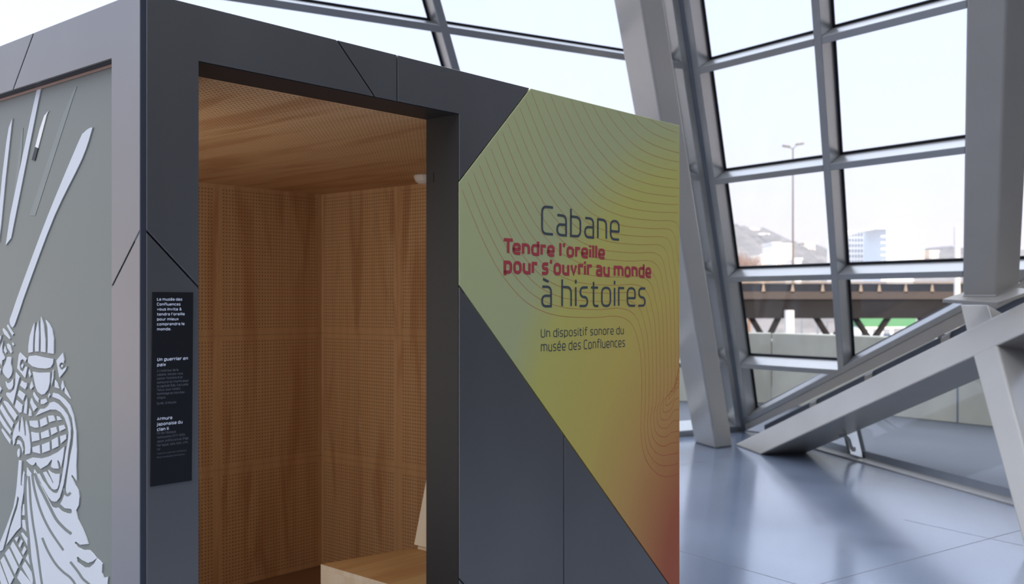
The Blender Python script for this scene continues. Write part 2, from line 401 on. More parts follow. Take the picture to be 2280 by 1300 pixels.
PR = at(2217, 659, 7.85)
up_ = lambda x, y: U(x, y, PR, mu)
post = empty('leaning_post', PR)
tag(post, 'tall grey box post standing on a plate near the right picture edge', 'steel post')
pl, prr, pb_ = up_(2144, 659), PR, up_(2270, 632)
b = MB(); b.prism([pl - PR, V((0, 0, 0)), pb_ - PR, pl + pb_ - 2 * PR], mu * 9.0); b.build('shaft', M_STEEL, post, 0.012)
b = MB(); q0, q1, q2 = up_(2098, 666), up_(2221, 673), up_(2310, 643)
b.prism([q0 - PR, q1 - PR, q2 - PR, q0 + q2 - q1 - PR], -mu * 0.035); b.build('base_plate', M_STEEL, post, 0.004)
b = MB()
for p, q in ((pl, prr), (prr, pb_)):
    b.tube(p - PR + mu * 0.004, q - PR + mu * 0.004, 0.008, n=8)
b.build('weld_bead', M_STEEL, post)

c0, c1, c2 = flr(1546, 984.6), flr(1594, 998.5), flr(1632, 993)
b = MB(); b.prism([V((0, 0, 0)), c1 - c0, c2 - c0, c2 - c1], mu * 11.5)
colm = b.build('leaning_column', M_STEEL, None, 0.02); colm.location = c0
tag(colm, 'wide slanting grey box column rising from floor just behind the booth', 'steel column')

# ------------------------------------------------------------------ lettering: a stroke alphabet (cap height 1)
X, A_, DS = 0.76, 1.03, -0.25
def G(*paths): return paths
GL = {
 'a': (.42, [([(.05, X), (.42, X), (.42, 0, 0)], 0), ([(.42, 0, 0), (0, 0), (0, .41), (.42, .41, 0)], 0)]),
 'b': (.46, [([(0, A_), (0, 0, 0), (.46, 0), (.46, X), (0, X, 0)], 0)]),
 'c': (.38, [([(.38, X), (0, X), (0, 0), (.38, 0)], 0)]),
 'd': (.46, [([(.46, A_), (.46, 0, 0), (0, 0), (0, X), (.46, X, 0)], 0)]),
 'e': (.44, [([(.41, 0), (0, 0), (0, X), (.44, X), (.44, .33, .03), (0, .33, 0)], 0)]),
 'f': (.32, [([(.1, 0), (.1, A_), (.34, A_)], 0), ([(0, X), (.3, X)], 0)]),
 'g': (.46, [([(.46, X, 0), (.46, DS), (.05, DS)], 0), ([(.46, 0, 0), (0, 0), (0, X), (.46, X, 0)], 0)]),
 'h': (.44, [([(0, 0), (0, A_)], 0), ([(0, X, 0), (.44, X), (.44, 0)], 0)]),
 'i': (.0, [([(0, 0), (0, X)], 0), ([(0, .89), (0, A_)], 0)]),
 'j': (.06, [([(.06, X), (.06, DS), (-.1, DS)], 0), ([(.06, .89), (.06, A_)], 0)]),
 'k': (.40, [([(0, 0), (0, A_)], 0), ([(.38, X), (.02, .34)], 0), ([(.14, .44), (.40, 0)], 0)]),
 'l': (.0, [([(0, 0), (0, A_)], 0)]),
 'm': (.80, [([(0, 0), (0, X)], 0), ([(0, X, 0), (.4, X), (.4, 0)], 0), ([(.4, X, 0), (.8, X), (.8, 0)], 0)]),
 'n': (.44, [([(0, 0), (0, X)], 0), ([(0, X, 0), (.44, X), (.44, 0)], 0)]),
 'o': (.46, [([(0, 0), (.46, 0), (.46, X), (0, X)], 1)]),
 'p': (.46, [([(0, DS), (0, X, 0), (.46, X), (.46, 0), (0, 0, 0)], 0)]),
 'q': (.46, [([(.46, DS), (.46, X, 0), (0, X), (0, 0), (.46, 0, 0)], 0)]),
 'r': (.26, [([(0, 0), (0, X)], 0), ([(0, X, 0), (.27, X)], 0)]),
 's': (.36, [([(.34, X), (0, X), (0, .38), (.36, .36), (.36, 0), (0, 0)], 0)]),
 't': (.30, [([(.09, .97), (.09, 0), (.31, 0)], 0), ([(0, X), (.29, X)], 0)]),
 'u': (.44, [([(0, X), (0, 0), (.44, 0, 0)], 0), ([(.44, 0), (.44, X)], 0)]),
 'v': (.42, [([(0, X), (.21, 0, 0), (.42, X)], 0)]),
 'x': (.42, [([(0, X), (.42, 0)], 0), ([(.42, X), (0, 0)], 0)]),
 'y': (.42, [([(0, X), (.21, 0)], 0), ([(.42, X), (.15, DS), (0, DS)], 0)]),
 'z': (.38, [([(0, X), (.38, X, 0), (0, 0, 0), (.38, 0)], 0)]),
 'A': (.54, [([(0, 0), (.27, 1, 0), (.54, 0)], 0), ([(.09, .3), (.45, .3)], 0)]),
 'C': (.46, [([(.46, 1), (0, 1), (0, 0), (.46, 0)], 0)]),
 'D': (.52, [([(0, 0, 0), (0, 1, 0), (.52, 1), (.52, 0)], 1)]),
 'E': (.42, [([(.42, 1), (0, 1, 0), (0, 0, 0), (.42, 0)], 0), ([(0, .52), (.36, .52)], 0)]),
 'F': (.40, [([(.40, 1), (0, 1, 0), (0, 0)], 0), ([(0, .52), (.34, .52)], 0)]),
 'I': (.0, [([(0, 0), (0, 1)], 0)]),
 'J': (.3, [([(.3, 1), (.3, 0), (0, 0)], 0)]),
 'L': (.40, [([(0, 1), (0, 0, 0), (.40, 0)], 0)]),
 'M': (.62, [([(0, 0), (0, 1, 0), (.31, .35, 0), (.62, 1, 0), (.62, 0)], 0)]),
 'S': (.44, [([(.42, 1), (0, 1), (0, .53), (.44, .5), (.44, 0), (0, 0)], 0)]),
 'T': (.48, [([(0, 1), (.48, 1)], 0), ([(.24, 1), (.24, 0)], 0)]),
 'U': (.50, [([(0, 1), (0, 0), (.5, 0), (.5, 1)], 0)]),
 'P': (.46, [([(0, 0), (0, 1, 0), (.46, 1), (.46, .45), (0, .45, 0)], 0)]),
 '0': (.44, [([(0, 0), (.44, 0), (.44, 1), (0, 1)], 1)]),
 '1': (.2, [([(0, .8), (.2, 1, 0), (.2, 0)], 0)]),
 '3': (.40, [([(0, 1), (.4, 1), (.4, .53), (.1, .53)], 0), ([(.1, .53), (.42, .53), (.42, 0), (0, 0)], 0)]),
 '5': (.40, [([(.38, 1), (.03, 1, 0), (0, .56, 0), (.42, .6), (.42, 0), (0, 0)], 0)]),
 '6': (.44, [([(.4, 1), (0, 1), (0, 0), (.44, 0), (.44, .56), (0, .56, 0)], 0)]),
 '7': (.42, [([(0, 1), (.42, 1, 0), (.14, 0)], 0)]),
 '8': (.44, [([(.03, .53), (.41, .53), (.41, 1), (.03, 1)], 1), ([(0, 0), (.44, 0), (.44, .53), (0, .53)], 1)]),
 '.': (.0, [([(0, 0), (0, .1)], 0)]), ',': (.05, [([(.05, .08), (0, -.14)], 0)]),
 "'": (.06, [([(.06, A_), (0, .80)], 0)]), '-': (.22, [([(0, .38), (.22, .38)], 0)]),
 ':': (.0, [([(0, 0), (0, .1)], 0), ([(0, .55), (0, .65)], 0)]),
 '(': (.14, [([(.14, A_), (0, .8, .2), (0, 0, .2), (.14, -.2)], 0)]), ')': (.14, [([(0, A_), (.14, .8, .2), (.14, 0, .2), (0, -.2)], 0)]),
}
for ch, base, acc in (('é', 'e', [([(.16, .91), (.34, 1.01)], 0)]), ('à', 'a', [([(.08, 1.01), (.27, .95)], 0)]),
                      ('ï', 'i', None), ('À', 'A', [([(.12, 1.24), (.3, 1.12)], 0)]), ('É', 'E', [([(.12, 1.12), (.3, 1.24)], 0)])):
    if ch == 'ï': GL[ch] = (.12, [([(.06, 0), (.06, X)], 0), ([(-.05, .9), (-.05, 1.03)], 0), ([(.17, .9), (.17, 1.03)], 0)])
    else: GL[ch] = (GL[base][0], list(GL[base][1]) + acc)
def rounded(path, closed, r=0.2, k=5):
    n = len(path); out = []
    for i, p in enumerate(path):
        rr = p[2] if len(p) > 2 else r; P = V(p[:2])
        if (not closed and i in (0, n - 1)) or rr == 0: out.append(P); continue
        a, c = V(path[i - 1][:2]), V(path[(i + 1) % n][:2])
        la, lc = (a - P).length, (c - P).length; q = min(rr, la * 0.5, lc * 0.5)
        s, e = P + (a - P) * (q / la), P + (c - P) * (q / lc)
        for j in range(k + 1):
            t = j / k; w = 0.62                                    # a little squarer than an arc
            c1, c2 = s + (P - s) * w, e + (P - e) * w
            out.append(s * (1 - t) ** 3 + c1 * 3 * t * (1 - t) ** 2 + c2 * 3 * t * t * (1 - t) + e * t ** 3)
    return out
def text(mb, s, x0, x1, y, h, w, place, gap=0.20, shear=0.0, mi=0):
    """write s from x0 to x1 on baseline y with cap height h and stroke weight w (share of h)"""
    def ymap(v): return w / 2 + v * (X - w) / X if v <= X else X - w / 2 + (v - X) * (1 - w / 2 - (X - w / 2)) / (1 - X)
    cur = 0.0; quads = []; ly = 0
    for ch in s:
        if ch == ' ': cur += 0.30; continue
        W, paths = GL[ch]
        for p, cl in paths:
            pts = rounded([(q[0], ymap(q[1])) + tuple(q[2:]) for q in p], cl)
            if not cl:
                for e_i, e_j in ((0, 1), (-1, -2)):
                    dv = pts[e_i] - pts[e_j]
                    if abs(dv.x) > 1.5 * abs(dv.y) and dv.length > 0: pts[e_i] = pts[e_i] + dv.normalized() * w * 0.45
            ly += 1
            for qd in ribbon([(a.x + cur + w / 2, a.y) for a in pts], w / 2, cl): quads.append((qd, ly % 5))
        cur += W + w + gap - (0.10 if ch == 'T' else 0)
    tot = cur - gap; k = (x1 - x0) / (tot * h)
    for qd, ly in quads:
        P = [place(x0 + (a.x * h) * k + shear * a.y * h, y + a.y * h) for a in qd]
        mb.face([(p[0], p[1] - 3e-5 * ly, p[2]) for p in P], mi)

# ------------------------------------------------------------------ the booth
booth = empty('story_booth', PC, math.atan2(d1.y, d1.x))
tag(booth, 'grey metal clad listening booth with open doorway and yellow sign panel', 'booth')
TW, SW, ZT, ZL = 2.605, 2.60, 2.395, 2.2415
def fl_(x, y, off=0.0):
    P = U(x, y, PC + d2 * off, d2) - PC; return (P.dot(d1), P.z)
def ll_(x, y, off=0.0):
    P = U(x, y, PC + d1 * off, d1) - PC; return (P.dot(d2), P.z)
T0, T1 = 0.1695, 1.1696
TK = 0.010
def front_panel(name, poly, m, lab=None):
    p = inset(poly, 0.0028); b = MB(); b.prism([(t, 0, z) for t, z in p], (0, TK, 0)); o = b.build(name, m, booth, 0.0012)
    if lab: o['label'] = lab
    return o
g1a, g1b = fl_(749, 86)[0], fl_(836, 217)[0]; g2 = fl_(884.5, 150)[0]; g3a, g3b = (0.014, fl_(322, 512)[1]), (T0, fl_(443.5, 642)[1])
sgA, sgB, sgC = fl_(1181.5, 195.4)[0], fl_(1021.5, 405)[1], fl_(1021.5, 635)[1]
e0, e1 = fl_(1021.5, 635), fl_(1255.5, 968); sl_ = (e1[1] - e0[1]) / (e1[0] - e0[0]); zR = e0[1] + sl_ * (TW - e0[0])
C0 = 0.014
front_panel('cladding_panel', [(C0, g3a[1]), (T0, g3b[1]), (T0, ZL), (g1b, ZL), (g1a, ZT), (C0, ZT)], M_CLAD)
front_panel('cladding_panel', [(C0, 0.0), (T0, 0.0), (T0, g3b[1]), (C0, g3a[1])], M_CLAD)
front_panel('cladding_panel', [(g1b, ZL), (g2, ZL), (g2, ZT), (g1a, ZT)], M_CLAD)
front_panel('cladding_panel', [(g2, ZL), (T1, ZL), (T1, sgB), (sgA, ZT), (g2, ZT)], M_CLAD)
k5 = fl_(1022, 1288)[1]; z5 = k5 + sl_ * (e1[0] - T1)
front_panel('cladding_panel', [(T1, k5), (T1, sgC), e1, (e1[0], z5)], M_CLAD)
front_panel('cladding_panel', [(T1, 0.0), (e1[0], 0.0), (e1[0], z5), (T1, k5)], M_CLAD)
front_panel('cladding_panel', [e1, (TW, zR), (TW, 0.0), (e1[0], 0.0)], M_CLAD)

# the printed sign panel: yellow green running to red at the low right corner
sm = bpy.data.materials.new('printed yellow to red gradient'); sm.use_nodes = True
n, l = sm.node_tree.nodes, sm.node_tree.links; B = n['Principled BSDF']; B.inputs['Roughness'].default_value = 0.5
tc = n.new('ShaderNodeTexCoord'); sp = n.new('ShaderNodeSeparateXYZ'); l.new(tc.outputs['Object'], sp.inputs[0])
def mth(op, a, b_):
    q = n.new('ShaderNodeMath'); q.operation = op
    for i, v in enumerate((a, b_)):
        if isinstance(v, (int, float)): q.inputs[i].default_value = v
        else: l.new(v, q.inputs[i])
    return q.outputs[0]
ux = mth('DIVIDE', mth('SUBTRACT', sp.outputs['X'], T1), TW - T1); uz = mth('DIVIDE', mth('SUBTRACT', ZT, sp.outputs['Z']), 2.0)
dx = mth('SUBTRACT', ux, 1.08); dz = mth('SUBTRACT', uz, 0.99)
dist = mth('SQRT', mth('ADD', mth('MULTIPLY', mth('MULTIPLY', dx, dx), 0.95), mth('MULTIPLY', mth('MULTIPLY', dz, dz), 1.0)), 0)
rp = n.new('ShaderNodeValToRGB'); l.new(dist, rp.inputs[0]); E_ = rp.color_ramp.elements
E_[0].position = 0.16; E_[0].color = (0.44, 0.11, 0.04, 1)
E_[1].position = 1.25; E_[1].color = (0.44, 0.45, 0.21, 1)
for pos, c in ((0.40, (0.58, 0.315, 0.085, 1)), (0.62, (0.59, 0.44, 0.095, 1)), (0.88, (0.53, 0.48, 0.115, 1))):
    q = E_.new(pos); q.color = c
l.new(rp.outputs[0], B.inputs['Base Color'])
sign_poly = [(sgA, ZT), (T1, sgB), (T1, sgC), (TW, zR), (TW, ZT)]
sign = front_panel('sign_panel', sign_poly, sm, 'yellow sign panel with printed title and contour lines')
fp_ = lambda t, z: (t, -0.0006, z)
fp2 = lambda t, z: (t, -0.0003, z)
def fline(mb, s, xa, ya, xb, yb, top, w, gap=0.2, mi=0, place=fp_, shear=0.0):
    a, c = fl_(xa, ya), fl_(xb, yb); h = fl_(*top)[1] - (a[1] + c[1]) / 2
    text(mb, s, a[0], c[0], (a[1] + c[1]) / 2, h, w, place, gap, shear, mi)
b = MB()
fline(b, 'Cabane', 1204.6, 524, 1379.4, 534.8, (1225, 458.5), 0.086, 0.145)
b.build('title_lettering', M_TGREY, sign, 0, False); b = MB()
fline(b, 'à histoires', 1204.6, 684.8, 1437.5, 682.5, (1251, 621), 0.086, 0.145)
b.build('title_lettering', M_TGREY, sign, 0, False)
b = MB()
fline(b, "Tendre l'oreille", 1121, 566.5, 1346.8, 577.3, (1132, 530.5), 0.20, 0.075)
b.build('red_lettering', M_TRED, sign, 0, False); b = MB()
fline(b, "pour s'ouvrir au monde", 1121, 610.5, 1449.8, 618.7, (1342, 581.6), 0.20, 0.075)
b.build('red_lettering', M_TRED, sign, 0, False)
b = MB()
fline(b, 'Un dispositif sonore du', 1204, 751.6, 1388.6, 743.8, (1209, 731.5), 0.10, 0.15)
b.build('subtitle_lettering', M_TGREY, sign, 0, False); b = MB()
fline(b, 'musée des Confluences', 1204, 783, 1391.4, 772.5, (1304, 756.2), 0.10, 0.15)
b.build('subtitle_lettering', M_TGREY, sign, 0, False)
# contour lines
OUT = [(1023, 407, 0), (1060, 500, 0), (1094, 572, 0), (1125, 622, 0), (1174, 674, 0), (1235, 701, 0), (1315, 707, 0.2), (1374, 704, 0.5),
       (1405, 720, 0.8), (1420, 756, 1), (1427, 800, 1), (1429, 860, 1.6), (1428, 915, 2), (1427, 960, 2.2), (1433, 1008, 2.4),
       (1447, 1038, 2.6), (1466, 1056, 2.8), (1483, 1061, 3), (1500, 1058, 3), (1518, 1051, 3)]
def shift(i, k):
    if k <= 1: a, c = (12.8, -18.3), (8.0, -17.0); t = k
    elif k <= 2: a, c = (8.0, -17.0), (8.3, -6.0); t = k - 1
    else: a, c = (8.3, -6.0), (3.0, -24.6); t = k - 2
    return (a[0] + (c[0] - a[0]) * t) * i, (a[1] + (c[1] - a[1]) * t) * i
def inside(p, poly):
    s = None
    for i in range(len(poly)):
        a, c = poly[i], poly[(i + 1) % len(poly)]
        cr = (c[0] - a[0]) * (p[1] - a[1]) - (c[1] - a[1]) * (p[0] - a[0])
        if s is None: s = cr > 0
        elif (cr > 0) != s: return False
    return True
sp_in = inset(sign_poly, 0.004)
for i in range(25):
    pts = []
    for x, y, k in OUT:
        sx, sy = shift(i, k); pts.append((x + sx, y + sy))
    pts = [(pts[0][0] - 37 * j, pts[0][1] - 100 * j) for j in (4, 3, 2, 1)] + pts
    b = MB(); run = []; got = False
    for p in smooth(pts, 6) + [None]:
        q = fl_(*p) if p else None
        if q and inside(q, sp_in): run.append(q)
        else:
            if len(run) > 1:
                b = MB()
                for qd in ribbon(run, 0.0009): b.face([fp2(a.x, a.y) for a in qd])
                b.build('contour_line', M_LINE, sign, 0, False)
            run = []

# black information panel on the narrow pier
pa, pb2, pc, pd = fl_(339, 650), fl_(428.8, 651), fl_(425.8, 1069.2), fl_(334.5, 1083.2)
b = MB(); b.prism([(t, -0.003, z) for t, z in (pa, pb2, pc, pd)], (0, 0.0028, 0)); info = b.build('information_panel', M_BLACK, booth)
info['label'] = 'narrow black panel printed with pale text'
ip = lambda t, z: (t, -0.0034, z)
def px_h(x, y, n_): return n_ * (fl_(x, y)[1] - fl_(x, y + 1)[1])
TX = fl_(348, 700)[0]
def iline(mb, s, y, xe, cap, w, mi=0, shear=0.0, gap=0.2):
    text(mb, s, TX, fl_(xe, y)[0], fl_(348, y)[1], px_h(348, y, cap), w, ip, gap, shear, mi)
c3 = lambda x: 320 + x / 5.908
c4 = lambda x: 320 + x / 5.654
b = MB()
for s, y, xe in (('Le musée des', 669.3, c3(497)), ('Confluences', 680.4, c3(475)), ('vous invite à', 691.5, c3(485)), ("tendre l'oreille", 702.6, c3(530)),
                 ('pour mieux', 713.7, c3(450)), ('comprendre le', 724.8, c3(527)), ('monde.', 736, c3(352))):
    iline(b, s, y, xe, 6.6, 0.17, gap=0.13)
iline(b, 'Un guerrier en', 804, c3(570), 7.6, 0.17, shear=0.16, gap=0.13); iline(b, 'paix', 815.7, c3(280), 7.6, 0.17, shear=0.16, gap=0.13)
iline(b, 'Armure', 936, c4(350), 7.6, 0.17, gap=0.13); iline(b, 'japonaise du', 948, c4(480), 7.6, 0.17, gap=0.13); iline(b, 'clan Ii', 959.6, c4(305), 7.6, 0.17, gap=0.13)
b.build('bold_lettering', M_PRINT, info, 0, False)
b = MB()
for s, y, xe in (("À l'intérieur de la", 828.2, c3(445)), ('cabane, laissez-vous', 836.7, c3(505)), ("conter l'histoire d'un", 845.3, c3(500)), ('samouraï en chemin pour', 854, c3(580)),
                 ("la capitale Édo, l'actuelle", 862.5, c3(575)), ('Tokyo, pour rendre', 870.8, c4(450)), ('hommage au nouveau', 879.3, c4(503)), ('shogun.', 888, c4(270)),
                 ('Durée : 8 minutes', 900.7, c4(400)), ("Fin de l'époque", 967.2, c4(395)), ('Momoyama (1573-1603)', 976.3, c4(508)), ('Japon, préfecture de Shiga', 985.2, c4(552)),
                 ('Fer laqué, soie, bois, crin,', 994, c4(550)), ('cuir', 1002.4, c4(200)), ):
    iline(b, s, y, xe, 5.4, 0.11)
for s, y, xe in (('Collection musée des Confluences', 1011.7, c4(530)), ('Photo musée des Confluences', 1020, c4(505))):
    iline(b, s, y, xe, 3.6, 0.09)
b.build('fine_lettering', M_PRINTG, info, 0, False)

# corner post, carcass walls, door frame
b = MB(); b.box((0.001, 0.002, 0.0), (C0 + 0.004, 0.03, ZT - 0.002)); b.build('corner_post', M_EDGE, booth)
b = MB()
b.box((0.012, TK + 0.001, 0), (T0 - 0.001, 0.150, ZT - 0.004)); b.box((T0 - 0.001, TK + 0.001, ZL + 0.001), (T1 + 0.001, 0.150, ZT - 0.004))
b.box((T1 + 0.001, TK + 0.001, 0), (TW - 0.003, 0.150, ZT - 0.004)); b.build('front_carcass', M_CORE, booth)
b = MB()
b.box((T1 + 0.0005, 0.004, 0), (T1 + 0.03, 0.160, ZL + 0.03)); b.box((T0 - 0.03, 0.004, 0), (T0 - 0.0005, 0.160, ZL + 0.03))
b.box((T0 - 0.0005, 0.004, ZL + 0.0005), (T1 + 0.0005, 0.160, ZL + 0.03)); df = b.build('door_frame', M_DOORF, booth)
b = MB(); b.box((T1 - 0.001, 0.123, 2.018), (T1 + 0.002, 0.134, 2.053)); b.build('latch_slot', M_BLACK, df)
b = MB()
b.box((0.012, 2.47, 0), (TW, SW, ZT - 0.004)); b.build('back_carcass', M_CORE, booth)
b = MB(); b.box((2.53, 0.151, 0), (TW - 0.003, 2.469, ZT - 0.004)); b.build('side_carcass', M_CORE, booth)
b = MB(); b.box((0.02, 0.151, 2.275), (2.529, 2.469, ZT - 0.004)); b.build('roof_panel', M_CORE, booth)
b = MB(); b.box((0.05, 0.005, 0.001), (2.529, 2.469, 0.012)); b.build('booth_floor', mat('brown wooden floor', (0.24, 0.13, 0.065), 0.6), booth)

# the left face: frame of cladding round a frosted pane
L0, L1 = 0.1527, 2.44; ZB = 0.12
def left_panel(poly):
    p = inset(poly, 0.0028); b = MB(); b.prism([(0, s, z) for s, z in p], (TK, 0, 0)); return b.build('cladding_panel', M_CLAD, booth, 0.0012)
gl0, gl1 = ll_(75.7, 70)[0], ll_(28, 202)[0]; gp0, gp1 = ll_(313, 512)[1], ll_(250, 642)[1]
left_panel([(0.002, ZT), (gl0, ZT), (gl1, ZL), (L0, ZL), (L0, gp1), (0.002, gp0)])
left_panel([(gl0, ZT), (SW, ZT), (SW, ZL), (gl1, ZL)])
left_panel([(0.002, gp0), (L0, gp1), (L0, ZB), (SW, ZB), (SW, 0), (0.002, 0)])
left_panel([(L1, ZL), (SW, ZL), (SW, ZB), (L1, ZB)])
b = MB()
b.box((TK + 0.001, 0.03, 0), (0.032, L0 - 0.001, ZT - 0.004)); b.box((TK + 0.001, L0 - 0.001, ZL + 0.001), (0.032, SW - 0.003, ZT - 0.004))
b.box((TK + 0.001, L1 + 0.001, 0), (0.032, SW - 0.003, ZL + 0.001)); b.box((TK + 0.001, L0, 0), (0.032, L1 + 0.001, ZB - 0.001)); b.build('window_reveal', mat('dark reveal', (0.03, 0.032, 0.036), 0.5), booth)
PQ = 0.0326
b = MB(); b.prism([(PQ, L0 - 0.004, ZB - 0.01), (PQ, L1 + 0.004, ZB - 0.01), (PQ, L1 + 0.004, ZL + 0.006), (PQ, L0 - 0.004, ZL + 0.006)], (0.008, 0, 0))
pane = b.build('frosted_pane', M_FROST, booth); pane['label'] = 'grey green frosted pane with pale samurai figure'
b = MB(); b.box((PQ - 0.005, L0, ZL - 0.007), (PQ - 0.0005, L1, ZL + 0.0005)); b.build('glow_strip', mat('orange painted glow', (0.36, 0.22, 0.15), 0.5), pane)  # added strip, its orange colour standing in for the glow along the pane top
b = MB(); b.box((PQ + 0.009, 0.151, 0.03), (PQ + 0.03, 2.469, 2.275)); b.build('side_lining', W_PLAIN, booth)

